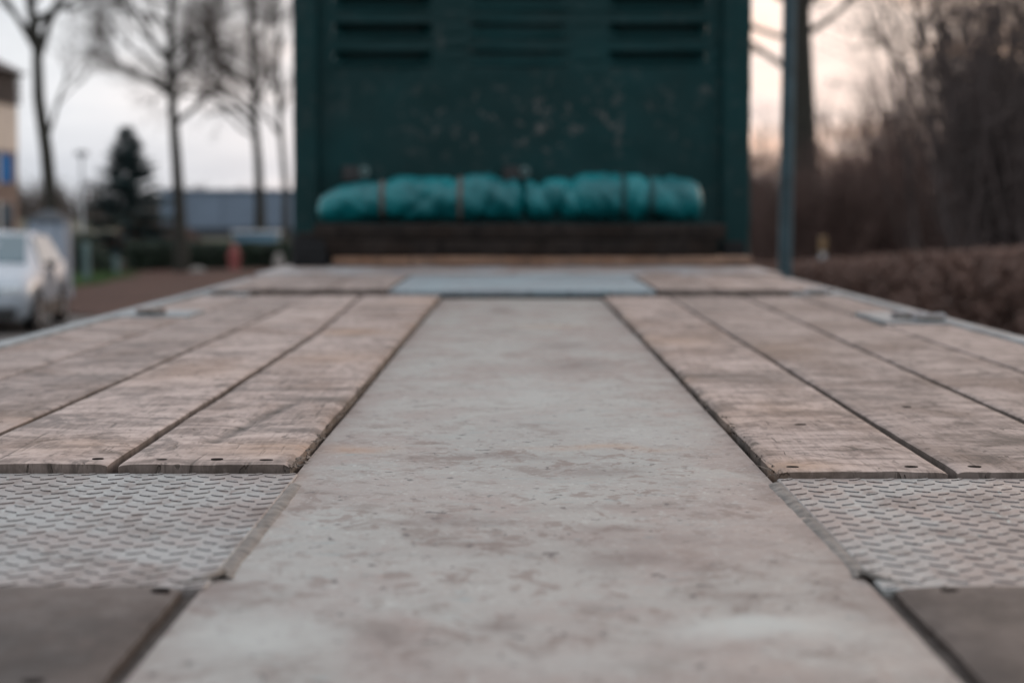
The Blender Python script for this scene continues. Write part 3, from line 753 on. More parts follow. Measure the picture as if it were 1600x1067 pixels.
# ------------------------------------------------------------------ timbers, chocks and tarpaulins at the headboard
ZS = Z + 0.0225
def beam(name, x0, x1, y0, y1, z0, z1, mat, seed, label, cat='timber'):
    mb = MB(); rows = []; n = 26
    for k_ in range(n + 1):
        u = k_ / n; x = x0 + (x1 - x0) * u
        q = 0.006 * N(u * 5, seed); r_ = 0.010
        w = 0.004 * N(u * 9, seed + 4)
        ring = [(y0 + w, z0 + r_), (y0 + w, z1 - r_ + q), (y0 + r_ + w, z1 + q), (y1 - r_, z1 + q), (y1, z1 - r_ + q), (y1, z0 + r_), (y1 - r_, z0), (y0 + r_ + w, z0), (y0 + w, z0 + r_)]
        rows.append([(x, a, b) for a, b in ring])
    mb.grid(rows); s0 = len(mb.v)
    mb.f.append(tuple(range(7, -1, -1))); e0 = n * 9; mb.f.append(tuple(e0 + k_ for k_ in range(8)))
    o = mb.build(name, mat)
    me = o.data; cx, cy = (x0 + x1) / 2, (y0 + y1) / 2
    for v in me.vertices: v.co -= Vector((cx, cy, z0))
    o.location = (cx, cy, z0)
    attr_f(o, 'stain', [0.15 * (1 + N(v.co.x * 3, v.co.z * 9, seed)) for v in me.vertices]); attr_f(o, 'warm', [0.0] * len(me.vertices))
    return tag(o, label, cat, 'timbers stacked against the headboard')
beam('timber_board', -0.95, 1.218, 10.60, 11.28, ZS + 0.001, C0 - 0.251, M_RUSTWOOD, 2, 'wide flat orange-brown board lying lowest under the dark timbers')
beam('timber_beam', -1.01, 1.045, 10.64, 11.26, C0 - 0.247, C0 - 0.166, M_TIMBER, 5, 'dark brown timber beam in the middle of the stack, on the orange-brown board')
beam('timber_beam', -1.054, 1.09, 10.66, 11.25, C0 - 0.162, C0 - 0.082, M_TIMBER, 9, 'dark brown timber beam right beneath the rolled tarpaulins, longest of the stack')
def chock(x, y, sx, sy, h, label, rz):
    m = MB(); i = 0
    pts = [(-sy, 0), (sy, 0), (sy, h), (sy * 0.4, h), (-sy * 0.9, h * 0.25)]
    for X in (-sx, sx):
        m.v += [(X, a, b) for a, b in pts]
    m.f += [(4, 3, 2, 1, 0), (5, 6, 7, 8, 9)] + [(k_, (k_ + 1) % 5, 5 + (k_ + 1) % 5, 5 + k_) for k_ in range(5)]
    for r_ in range(3): m.tube([(-sx * 1.02, -sy * 0.6 + r_ * sy * 0.4, h * (0.42 + 0.2 * r_)), (sx * 1.02, -sy * 0.6 + r_ * sy * 0.4, h * (0.42 + 0.2 * r_))], 0.008, 6)
    o = m.build('wheel_chock', M_RUBBER); o.location = (x, y, ZS + 0.0005); o.rotation_euler = (0, 0, rz)
    return tag(o, label, 'chock', 'black rubber chocks beside the timbers')
chock(-1.075, 10.62, 0.085, 0.13, 0.15, 'black rubber wheel chock at the left end of the timber stack', 0.15)
chock(1.165, 11.0, 0.06, 0.12, 0.12, 'black rubber wheel chock at the right end of the timber stack', 0.0)
# splintered offcuts by the left chock
beam('timber_offcut', -1.16, -0.99, 10.86, 10.98, ZS + 0.001, ZS + 0.17, M_TIMBER, 15, 'short dark timber offcut standing at the stack\'s left end', 'timber')

def tarp_roll(name, x0, x1, prof, yc, zb, seed, label, straps, creases):
    nx, nr = 110, 40; mb = MB(); rows = []
    def rad(u):
        return lerp_tab(prof, u)
    def surf(u, a, off=0.0):
        r_ = rad(u)
        e = min(1.0, math.sqrt(max(0.0, 1 - max(0, (0.045 - u) / 0.045) ** 2))) * min(1.0, math.sqrt(max(0.0, 1 - max(0, (u - 0.945) / 0.055) ** 2)))
        x = x0 + (x1 - x0) * u
        pinch = 1.0
        for (su, amt) in straps: pinch -= amt * 2.0 * math.exp(-(abs(u - su) / 0.035) ** 1.2)
        for (cu, sl, amt) in creases:
            d_ = u - cu - sl * math.sin(a); pinch -= amt * math.exp(-(abs(d_) / 0.024) ** 1.3)
        wr = 0.13 * fbm(u * 6 + 0.9 * math.sin(a), math.cos(a) * 1.4, seed) - 0.26 * max(0, 0.25 - abs(N(u * 13 + 1.1 * math.sin(a + seed), math.cos(a), seed + 9))) + 0.035 * fbm(u * 30 + math.sin(a) * 2, a * 1.1, seed + 3, 3)
        R_ = r_ * pinch * max(e, 0.02) * (1 + wr) + off
        y = yc + math.cos(a) * R_ * 1.12; z = zb + r_ + math.sin(a) * R_
        z = max(z, zb - (0.0 if off == 0 else 0.001))
        return (x, y, z)
    for i in range(nx + 1):
        u = i / nx
        rows.append([surf(u, 2 * math.pi * k_ / nr) for k_ in range(nr + 1)])
    mb.grid(rows); o = mb.build(name, M_TARP, smooth=True)
    cx = (x0 + x1) / 2
    for v in o.data.vertices: v.co -= Vector((cx, yc, zb))
    o.location = (cx, yc, zb); tag(o, label, 'tarpaulin', 'tarpaulin rolls lying on the timbers')
    for (su, amt) in straps:
        w = 0.016 if amt > 0 else 0.012; sm = MB(); rw = []
        for du, off in ((-w, 0.001), (-w, 0.007), (w, 0.007), (w, 0.001)):
            rw.append([tuple(Vector(surf(su + du * 0.8 / (x1 - x0), 2 * math.pi * k_ / 40, off)) - Vector((cx, yc, zb))) for k_ in range(41)])
        sm.grid(rw); sm.build('strap', M_STRAPB if seed < 5 else M_STRAPD, o, smooth=True)
    return o
tarp_roll('rolled_tarpaulin', -1.062, 0.045, [(0, 0.068), (0.12, 0.098), (0.3, 0.118), (0.6, 0.124), (0.85, 0.130), (1, 0.118)], 10.93, C0 - 0.075, 2.0,
          'left teal tarpaulin roll with two brown straps and a tapering end', [(0.318, 0.05), (0.69, 0.05)], [(0.84, 0.04, 0.12), (0.95, -0.04, 0.18), (0.52, 0.14, 0.14), (0.2, 0.08, 0.10)])
tarp_roll('rolled_tarpaulin', 0.030, 0.995, [(0, 0.118), (0.2, 0.122), (0.4, 0.136), (0.6, 0.132), (0.85, 0.124), (1, 0.10)], 10.96, C0 - 0.075, 7.0,
          'right teal tarpaulin roll, brighter and creased, with dark straps and rounded end', [(0.555, 0.06), (0.71, 0.05)], [(0.05, 0.03, 0.20), (0.14, -0.04, 0.20), (0.235, 0.04, 0.22), (0.30, -0.05, 0.14), (0.63, 0.05, 0.14), (0.85, -0.08, 0.10)])

# ------------------------------------------------------------------ pole, marker post, small street things
p = empty('street_pole', (1.70, 13.0, 0)); tag(p, 'slim green-grey steel pole right of the dark green headboard', 'pole')
m = MB(); n = 8
m.tube([(0.0, 0, 0.02), (0.004, 0, 1.4), (0.05, 0, 6.5)], [0.048, 0.046, 0.040], n); m.build('shaft', M_GALV, p)
m = MB(); m.ring((0, 0, 0.03), (0, 0, 1), 0.0, 0.13, 0.03, 16); m.build('base_plate', M_GALV, p)
m = MB(); m.tube([(0.05, 0, 6.48), (0.06, 0, 6.8), (0.35, -0.1, 7.0), (0.9, -0.25, 7.05)], 0.03, 8); m.build('arm', M_GALV, p)
m = MB(); m.box(0.85, 1.35, -0.45, -0.15, 6.98, 7.10, 0.03); m.build('lamp_head', M_GALV, p)

p = empty('marker_post', (6.43, 43.0, 0)); tag(p, 'short pale marker post with ochre top behind the brown hedge', 'post')
m = MB(); m.box(-0.055, 0.055, -0.055, 0.055, 0.0, 0.90, 0.012); m.build('shaft', M_PALEGREY, p)
m = MB(); m.box(-0.07, 0.07, -0.07, 0.07, 0.902, 1.24, 0.02); m.build('cap', M_YELLOW, p)

p = empty('utility_cabinet', (-9.06, 40.0, 0)); tag(p, 'blue-grey utility cabinet with pitched cap behind the silver-white car', 'cabinet')
m = MB(); m.box(-0.42, 0.32, -0.3, 0.3, 0.0, 1.58, 0.01); m.build('body', M_CABINET, p)
m = MB(); m.v = [(-0.47, -0.36, 1.581), (0.37, -0.36, 1.581), (0.37, 0.36, 1.581), (-0.47, 0.36, 1.581), (-0.1, 0, 1.80), (0.0, 0, 1.80)]
m.f = [(0, 1, 5, 4), (1, 2, 5), (2, 3, 4, 5), (3, 0, 4), (3, 2, 1, 0)]; m.build('cap', M_DOCK, p)
for x in (-0.30, -0.08, 0.14):
    m = MB(); m.box(x, x + 0.13, -0.322, -0.301, 0.12, 1.5, 0.006); m.build('door_panel', M_SHED2, p)

p = empty('lamp_post', (-12.7, 60, 0)); tag(p, 'thin pale lamp post standing against the sky left of the fir', 'lamp post')
m = MB(); m.tube([(0, 0, 0), (0, 0, 3.35)], [0.05, 0.035], 8); m.build('shaft', M_PALEGREY, p)
m = MB(); m.ring((0, 0, 3.42), (0, 0, 1), 0.0, 0.20, 0.16, 16); m.build('lamp_head', M_PALEGREY, p)
p = empty('bollard', (-10.29, 49, 0)); tag(p, 'teal-green bollard on the grass left of the fir', 'bollard')
m = MB(); m.tube([(0, 0, 0), (0, 0, 0.95), (0, 0, 1.0)], [0.10, 0.10, 0.06], 14); m.build('shaft', M_TEALPOST, p)
m = MB(); m.tube([(0, 0, 0.74), (0, 0, 0.84)], 0.108, 14); m.build('band', M_TEALPOST, p)
m = MB(); m.tube([(0, 0, 0), (0, 0, 0.5), (0, 0, 0.56)], [0.09, 0.085, 0.04], 12)
o = m.build('bollard', M_TEALPOST); o.location = (-10.45, 53.5, 0); tag(o, 'low grey-green bollard at the foot of the fir', 'bollard')
p = empty('hydrant_post', (-7.80, 56.6, 0.0)); tag(p, 'short stout red post on the leafy verge in front of the dark hedge', 'post')
m = MB(); m.tube([(0, 0, 0), (0, 0, 0.62), (0, 0, 0.70)], [0.15, 0.14, 0.12], 14); m.build('body', M_RED, p)
m = MB(); m.tube([(0, 0, 0.701), (0, 0, 0.80), (0, 0, 0.86)], [0.10, 0.08, 0.03], 14); m.build('cap', M_RED, p)
m = MB(); m.tube([(-0.2, 0, 0.5), (0.2, 0, 0.5)], 0.05, 10); m.build('outlet', M_RED, p)
def stone(x, y, sx, sy, sz, label, seed):
    m = MB(); rows = []
    for a in range(9):
        th = math.pi * (a / 8 - 0.5); rr = []
        for b in range(13):
            ph = 2 * math.pi * b / 12; k_ = 1 + 0.18 * N(math.cos(ph) * 1.5 + seed, math.sin(ph) * 1.5, th)
            rr.append((math.cos(th) * math.cos(ph) * sx * k_, math.cos(th) * math.sin(ph) * sy * k_, max(0, sz * (0.6 + math.sin(th) * 0.8 * k_))))
        rows.append(rr)
    m.grid(rows); o = m.build('stone', M_STONE, smooth=True); o.location = (x, y, 0.05)
    return tag(o, label, 'stone')
stone(-8.6, 55.2, 0.24, 0.15, 0.14, 'flat pale stone lying on the leafy verge right of the slim tree', 1)
stone(-6.62, 57.0, 0.15, 0.14, 0.38, 'upright whitish stone beside the headboard\'s left edge', 4)
# pale blue skip
p = empty('waste_skip', (-8.35, 66, 0)); tag(p, 'pale blue waste skip behind the dark low hedge', 'skip')
m = MB()
for (xa, xb, za, zb) in ((-0.45, 0.45, 0.1, 1.0),):
    m.v = [(-0.45, -0.5, .1), (0.45, -0.5, .1), (0.45, 0.5, .1), (-0.45, 0.5, .1), (-0.72, -0.6, 1.05), (0.72, -0.6, 1.05), (0.72, 0.6, 1.05), (-0.72, 0.6, 1.05), (-0.66, -0.55, 1.05), (0.66, -0.55, 1.05), (0.66, 0.55, 1.05), (-0.66, 0.55, 1.05), (-0.42, -0.45, .15), (0.42, -0.45, .15), (0.42, 0.45, .15), (-0.42, 0.45, .15)]
    for r_ in range(3):
        for k_ in range(4): m.f.append((r_ * 4 + k_, r_ * 4 + (k_ + 1) % 4, r_ * 4 + 4 + (k_ + 1) % 4, r_ * 4 + 4 + k_))
    m.f += [(3, 2, 1, 0), (12, 13, 14, 15)]
m.build('tub', M_SKYBLUE, p)
m = MB(); m.tube([(-0.74, -0.62, 1.07), (0.74, -0.62, 1.07), (0.74, 0.62, 1.07), (-0.74, 0.62, 1.07), (-0.74, -0.62, 1.07)], 0.035, 6); m.build('rim', M_PALEGREY, p)
for s_ in (-1, 1):
    m = MB(); m.box(s_ * 0.3 - 0.05, s_ * 0.3 + 0.05, -0.5, 0.5, 0.0, 0.098); m.build('skid', M_DARKSTEEL, p)

# ------------------------------------------------------------------ car (length along local -Y = front)
def make_car(name, label, loc, rz):
    root = empty(name, loc, rz); tag(root, label, 'car')
    # stations from front (y=-2.1) to rear: y, half width, sill z, shoulder z, roof z, roof half width
    st = [(-2.12, 0.60, 0.34, 0.52, 0.56, 0.50), (-2.08, 0.74, 0.24, 0.62, 0.68, 0.62), (-1.95, 0.83, 0.20, 0.70, 0.77, 0.68), (-1.55, 0.87, 0.20, 0.80, 0.87, 0.72), (-1.10, 0.875, 0.20, 0.88, 0.95, 0.74),
          (-0.90, 0.875, 0.20, 0.90, 1.00, 0.72), (-0.45, 0.875, 0.20, 0.91, 1.27, 0.64), (-0.15, 0.875, 0.20, 0.92, 1.40, 0.60), (0.4, 0.875, 0.20, 0.93, 1.46, 0.59), (1.0, 0.875, 0.20, 0.95, 1.44, 0.58), (1.45, 0.865, 0.20, 0.97, 1.36, 0.56),
          (1.85, 0.84, 0.22, 0.98, 1.08, 0.60), (2.02, 0.78, 0.28, 0.92, 0.98, 0.60), (2.08, 0.66, 0.36, 0.80, 0.84, 0.52)]
    def ring(s_):
        y, w, zs_, zh, zr, wr = s_
        half = [(0, zs_), (w * 0.86, zs_), (w * 0.97, zs_ + 0.09), (w, zs_ + (zh - zs_) * 0.55), (w * 0.985, zh - 0.03), (w * 0.95, zh), (wr + (w * 0.95 - wr) * 0.06, zr - (zr - zh) * 0.10), (wr * 0.86, zr), (0, zr + 0.02)]
        return [(x, y, z) for x, z in half] + [(-x, y, z) for x, z in half[-2:0:-1]] + [(half[0][0], y, half[0][1])]
    m = MB(); rows = [ring(s_) for s_ in st]; m.grid(rows); n = len(rows[0])
    m.f.append(tuple(range(n - 2, -1, -1))); e = (len(rows) - 1) * n; m.f.append(tuple(e + k_ for k_ in range(n - 1)))
    body = m.build('body', M_CARPAINT, root, smooth=True)
    def off(p_, d): return tuple(Vector(p_) + Vector(d))
    def pane(nm, pts, mat, d, par=root):
        q = MB(); k_ = len(pts); q.v = [off(p_, d) for p_ in pts] + [off(p_, Vector(d) * -2) for p_ in pts]
        q.f = [tuple(range(k_)), tuple(range(2 * k_ - 1, k_ - 1, -1))] + [(a, k_ + a, k_ + (a + 1) % k_, (a + 1) % k_) for a in range(k_)]
        return q.build(nm, mat, par)
    pane('windscreen', [(-0.64, -0.90, 1.00), (0.64, -0.90, 1.00), (0.545, -0.20, 1.395), (-0.545, -0.20, 1.395)], M_GLASS, (0, -0.012, 0.022))
    pane('rear_window', [(0.52, 1.83, 1.10), (-0.52, 1.83, 1.10), (-0.49, 1.47, 1.36), (0.49, 1.47, 1.36)], M_GLASS, (0, 0.02, 0.02))
    for s_ in (-1, 1):
        for (ya, yb, yc_, yd) in ((-0.62, 0.33, 0.33, -0.18), (0.40, 1.55, 1.25, 0.40)):
            def sp(y, top):
                return (s_ * (0.625 if top else 0.812), y, 1.375 if top else 0.965)
            pane('side_window', [sp(ya, False), sp(yb, False), sp(yc_, True), sp(yd, True)], M_GLASS, (s_ * 0.016, 0, 0.006))
        d = MB(); d.box(*sorted((s_ * 0.872, s_ * 0.884)), -0.62, 0.36, 0.32, 0.90, 0.004); door = d.build('door', M_CARPAINT, root)
        d = MB(); d.box(*sorted((s_ * 0.885, s_ * 0.905)), 0.14, 0.30, 0.76, 0.80, 0.004); d.build('handle', M_BLACKPL, door)
        d = MB(); d.box(*sorted((s_ * 0.80, s_ * 0.888)), -0.95, 0.93, 0.19, 0.44, 0.01); d.build('sill_shade', M_BLACKPL, root)  # black strip added to stand in for the shaded lower side of the car
        d = MB(); d.box(*sorted((s_ * 0.88, s_ * 1.03)), -0.62, -0.50, 0.92, 1.04, 0.03); d.build('wing_mirror', M_BLACKPL, root)
        d = MB(); d.box(*sorted((s_ * 0.45, s_ * 0.76)), -2.115, -1.93, 0.575, 0.70, 0.03); d.build('headlight', M_LAMP, root)
        d = MB(); d.box(*sorted((s_ * 0.50, s_ * 0.70)), -2.125, -2.02, 0.30, 0.40, 0.02); d.build('fog_light', M_BLACKPL, root)
        d = MB(); d.box(*sorted((s_ * 0.56, s_ * 0.80)), 1.96, 2.075, 0.68, 0.90, 0.02); d.build('tail_light', M_REDLENS, root)
        for y in (-1.32, 1.30):
            a = MB(); a.ring((s_ * 0.845, y, 0.33), (1, 0, 0), 0.0, 0.375, 0.09, 24); a.build('wheel_arch', M_BLACKPL, root)
            w = MB(); prof = [(0.2, -0.10), (0.29, -0.105), (0.31, -0.07), (0.312, 0.07), (0.29, 0.105), (0.2, 0.10)]
            w.grid([[(s_ * 0.80 + px_ , y + math.cos(2 * math.pi * k_ / 24) * pr, 0.316 + math.sin(2 * math.pi * k_ / 24) * pr) for pr, px_ in prof] for k_ in range(25)])
            wo = w.build('wheel', M_RUBBER, root, smooth=True)
            w = MB(); w.ring((s_ * 0.865, y, 0.316), (1, 0, 0), 0.15, 0.205, 0.07, 20); w.ring((s_ * 0.865, y, 0.316), (1, 0, 0), 0.0, 0.05, 0.08, 12)
            for k_ in range(5):
                a_ = 2 * math.pi * k_ / 5; w.tube([(s_ * 0.87, y + math.cos(a_) * 0.04, 0.316 + math.sin(a_) * 0.04), (s_ * 0.87, y + math.cos(a_) * 0.17, 0.316 + math.sin(a_) * 0.17)], 0.02, 5)
            w.build('rim', M_RIM, wo)
    d = MB(); d.box(-0.42, 0.42, -2.135, -2.05, 0.54, 0.66, 0.02); d.build('grille', M_BLACKPL, root)
    d = MB(); d.box(-0.66, 0.66, -2.13, -2.00, 0.20, 0.42, 0.03); d.build('lower_intake', M_BLACKPL, root)
    d = MB(); d.box(-0.26, 0.26, -2.15, -2.131, 0.44, 0.53, 0.004); d.build('number_plate', M_NUMBER, root)
    return root
# front right corner near (-7.3, 30.8), pointing at the viewer and slightly outwards
a_ = R(-4.3)
fx, fy = -6.95, 29.2
axis = Vector((math.sin(a_), math.cos(a_))); side = Vector((-math.cos(a_), math.sin(a_)))
c_ = Vector((fx, fy)) + axis * 2.1 + side * 0.88
make_car('parked_car', 'silver-white hatchback car parked on the side road facing the viewer', (c_.x, c_.y, 0.008), -a_)

# ------------------------------------------------------------------ house at the far left
H = empty('brick_house', (-17.05, 60.0, 0)); tag(H, 'brown brick house with blue panels and cream upper wall behind the car', 'house')
m = MB(); m.box(-8, 0, 0, 10.2, 0, 6.35); m.build('wall', M_BRICK, H)
m = MB(); m.box(-8, 0.02, -0.02, 10.22, 3.75, 5.3); m.build('cream_band', M_CREAM, H)
for k_ in range(6):
    m = MB(); m.box(0.021, 0.14, -0.05, 10.3, 5.36 + k_ * 0.18, 5.48 + k_ * 0.18, 0.01); m.build('slat', M_ROOF, H)
for y0 in (0.6, 2.9, 5.2, 7.5):
    for z0, z1, mat in ((2.68, 3.62, M_BLUEPANEL), (0.85, 2.0, M_WINDOW)):
        m = MB(); m.box(0.004, 0.06, y0, y0 + 1.7, z0, z1, 0.01); w = m.build('panel' if mat is M_BLUEPANEL else 'window', mat, H)
        m = MB(); m.box(0.003, 0.08, y0 - 0.12, y0 - 0.005, z0 - 0.06, z1 + 0.06, 0.008); m.build('frame', M_WHITEFRAME, w)
m = MB(); m.v = [(-8.3, -0.5, 6.36), (0.4, -0.5, 6.36), (0.4, 10.4, 6.36), (-8.3, 10.4, 6.36), (-4, -0.5, 8.6), (-4, 10.4, 8.6)]
m.f = [(0, 1, 4), (1, 2, 5, 4), (2, 3, 5), (3, 0, 4, 5), (3, 2, 1, 0)]; rf = m.build('roof', M_ROOF, H)
m = MB(); m.box(-2.6, -2.0, 4, 4.6, 6.6, 9.0); m.build('chimney', M_BRICK, rf)

# ------------------------------------------------------------------ warehouse far behind
Wh = empty('warehouse', (-22.6, 130, 0)); tag(Wh, 'long low blue-grey warehouse behind the slim trees left of the headboard', 'warehouse')
m = MB(); m.box(0, 26, 0, 30, 0, 2.86); m.build('wall', M_SHED, Wh)
m = MB(); m.box(-0.15, 26.2, -0.2, 30.2, 2.87, 3.02); m.build('roof', M_SHED, Wh)
for k_ in range(13):
    m = MB(); m.box(k_ * 2.0 + 0.03, k_ * 2.0 + 1.97, -0.10, -0.01, 0.62, 2.80); m.build('cladding_panel', M_SHED, Wh)
for k_ in range(6):
    m = MB(); m.box(1.0 + k_ * 4.1, 4.6 + k_ * 4.1, -0.16, -0.01, 0.0, 0.58); m.build('plinth_panel', M_DOCK, Wh)

# ------------------------------------------------------------------ vegetation
def grow(mb, rng, p, d, L, r, depth, maxd, tw, up=0.12, spread=0.55, kids=(3, 5)):
    """one branch and its children; tw collects the fine twigs"""
    n = 4 if depth < 2 else 3; pts = [p]; rad = [r]; q = p.copy(); dd = d.copy()
    for k_ in range(n):
        dd = (dd + Vector((rng.gauss(0, .13), rng.gauss(0, .13), rng.gauss(0, .10) + up * 0.35))).normalized()
        q = q + dd * (L / n); pts.append(q.copy()); rad.append(r * (1 - 0.62 * (k_ + 1) / n))
    (mb if depth < 2 else tw).tube(pts, rad, 7 if depth == 0 else (5 if depth == 1 else 3), False)
    if depth >= maxd: return
    for c in range(rng.randint(*kids)):
        f = rng.uniform(0.30, 1.0); i = min(n - 1, int(f * n)); g_ = f * n - i
        s_ = pts[i].lerp(pts[i + 1], g_); ax = (pts[i + 1] - pts[i]).normalized()
        o_ = ax.orthogonal().normalized(); o_.rotate(Matrix.Rotation(rng.uniform(0, 6.283), 3, ax))
        nd = (ax + o_ * rng.uniform(spread * 0.7, spread * 1.6) + Vector((0, 0, up))).normalized()
        grow(mb, rng, s_, nd, L * rng.uniform(0.48, 0.72), rad[i] * 0.62, depth + 1, maxd, tw, up, spread, kids)

def bare_tree(loc, r0, path, limbs, label, seed, top, maxd=5, twmat=None, kids=(3, 5), Lk=1.0):
    """path: trunk centre line (local), limbs: (start height on path, direction, length, radius)"""
    rng = random.Random(seed)
    root = empty('bare_tree', loc); tag(root, label, 'tree', 'leafless roadside trees')
    tr, tw = MB(), MB()
    pts = [Vector(p_) for p_ in path]; n = len(pts)
    rad = [r0 * (1.25 if k_ == 0 else 1 - 0.62 * k_ / (n - 1)) for k_ in range(n)]
    tr.tube(pts, rad, 10, False)
    def at_h(z):
        for a, b, ra, rb in zip(pts, pts[1:], rad, rad[1:]):
            if a.z <= z <= b.z:
                f = (z - a.z) / (b.z - a.z); return a.lerp(b, f), ra + (rb - ra) * f
        return pts[-1], rad[-1]
    for (z, d, L, r) in limbs:
        p_, rr = at_h(z); grow(tr, rng, p_, Vector(d).normalized(), L, min(r, rr * 0.9), 1, maxd, tw, 0.14, 0.55, kids)
    z = top
    while z < pts[-1].z:
        p_, rr = at_h(z); a = rng.uniform(0, 6.283); el = rng.uniform(0.25, 0.9)
        grow(tr, rng, p_, Vector((math.cos(a), math.sin(a), el)).normalized(), rng.uniform(1.6, 2.9) * Lk, rr * 0.5, 1, maxd, tw, 0.12, 0.55, kids)
        z += rng.uniform(0.25, 0.5)
    tr.build('trunk', M_BARK, root, smooth=True); tw.build('crown', twmat or M_TWIG, root)
    return root
# left tree: forks about 6 m up
bare_tree((-11.75, 52, 0), 0.20, [(0, 0, 0), (-0.03, 0, 1.8), (-0.15, 0, 3.3), (-0.32, 0, 4.6), (-0.34, 0, 5.9), (-0.55, 0.1, 7.2), (-0.7, 0, 9.2), (-0.6, 0, 11)],
    [(3.5, (0.55, 0.1, 0.9), 2.2, 0.06), (5.6, (0.5, 0.1, 1.0), 3.4, 0.12), (5.75, (-0.45, -0.2, 1.0), 3.0, 0.09), (6.4, (0.75, 0.3, 0.8), 2.6, 0.07), (6.2, (-0.8, 0.2, 0.7), 2.6, 0.06)],
    'leafless tree with forked trunk behind the utility cabinet, leftmost of all', 11, 6.6)
bare_tree((-9.15, 56, 0), 0.185, [(0, 0, 0), (-0.05, 0, 1.8), (-0.12, 0, 3.2), (-0.2, 0, 4.4), (-0.26, 0, 5.8), (-0.2, 0, 7.4), (-0.15, 0, 10.2)],
    [(4.1, (0.85, -0.1, 0.75), 2.1, 0.085), (4.9, (-0.9, 0.2, 0.45), 2.6, 0.07), (5.2, (0.5, 0.6, 0.7), 2.4, 0.06), (5.4, (-0.8, -0.3, 0.6), 2.8, 0.06), (5.9, (0.9, 0.2, 0.5), 2.4, 0.06)],
    'slim leafless tree right of the fir with a low side branch', 23, 4.7, kids=(3, 6))
bare_tree((-9.35, 75, 0), 0.20, [(0, 0, 0), (-0.02, 0, 2.0), (-0.08, 0, 3.6), (-0.2, 0, 5.0), (-0.22, 0, 6.6), (-0.3, 0, 8.6), (-0.3, 0, 12)],
    [(4.8, (-0.75, 0.1, 0.7), 3.4, 0.10), (5.2, (-0.9, -0.2, 0.6), 3.6, 0.09), (5.6, (0.5, 0.3, 0.8), 2.6, 0.07), (4.4, (-0.9, 0.2, 0.4), 2.8, 0.06), (6.2, (-0.9, 0.1, 0.55), 3.6, 0.09)],
    'leafless tree with dense twiggy crown just left of the headboard', 37, 5.0, kids=(4, 6))
bare_tree((-9.9, 88, 0), 0.16, [(0, 0, 0), (0.02, 0, 2.5), (-0.12, 0, 4.2), (-0.25, 0, 6.0), (-0.3, 0, 9.5), (-0.25, 0, 12)],
    [(4.8, (-0.6, 0.1, 0.8), 2.6, 0.07), (5.6, (0.5, 0.3, 0.8), 2.4, 0.06)],
    'thinnest leafless tree, close beside the headboard\'s left edge', 41, 5.0)
bt_ = bare_tree((8.35, 60, 0), 0.27, [(0, 0, 0), (0.03, 0, 2.2), (0.0, 0, 3.4), (-0.04, 0, 4.6), (-0.05, 0, 6.0), (-0.1, 0, 9)],
    [(3.6, (-0.8, -0.1, 0.75), 2.2, 0.07), (4.3, (-0.9, 0.3, 0.2), 2.0, 0.06), (4.4, (0.9, 0.1, 0.55), 2.6, 0.07), (4.9, (-0.9, -0.2, 0.3), 2.2, 0.06), (5.0, (0.8, -0.2, 0.45), 2.6, 0.07)],
    'thick-trunked leafless tree right behind the steel pole', 53, 4.6, kids=(3, 4))
bt_.scale = (1.55, 1.55, 1.55)

def fir(loc, h, w, label, seed):
    rng = random.Random(seed); root = empty('fir_tree', loc); tag(root, label, 'fir tree')
    tr = MB(); tr.tube([(0, 0, 0), (0.02, 0, h * 0.5), (0, 0, h * 0.97)], [0.09, 0.055, 0.012], 8); tr.build('trunk', M_BARK, root)
    m = MB()
    for b in range(330):
        f = (b / 330) ** 0.85; z = h * (0.08 + 0.90 * f); L = (w * (1 - f) ** 0.95 + 0.04) * rng.uniform(0.7, 1.12); a = rng.uniform(0, 6.283)
        d = Vector((math.cos(a), math.sin(a), rng.uniform(-0.25, 0.05) + 0.35 * f)); nseg = max(5, int(L * 34))
        for s_ in range(nseg):
            t_ = math.sqrt((s_ + rng.random()) / nseg); p_ = Vector((0, 0, z)) + d * (L * t_) + Vector((0, 0, 0.10 * t_ * t_))
            for sgn in (-1, 1):
                sl = (0.16 + 0.14 * (1 - t_)) * rng.uniform(0.7, 1.2); sd_ = (Vector((-d.y, d.x, 0)) * sgn + d * 0.7 + Vector((0, 0, rng.uniform(-.35, .2)))).normalized()
                e_ = p_ + sd_ * sl; wv = Vector((sd_.y, -sd_.x, rng.uniform(-.6, .6))).normalized() * 0.024
                m.quad(tuple(p_ - wv), tuple(p_ + wv), tuple(e_ + wv * .5), tuple(e_ - wv * .5))
    m.build('crown', M_FIR, root); return root
fir((-11.75, 62, 0), 4.3, 2.1, 'dark blue-green fir tree standing between the two slim trunks', 5)

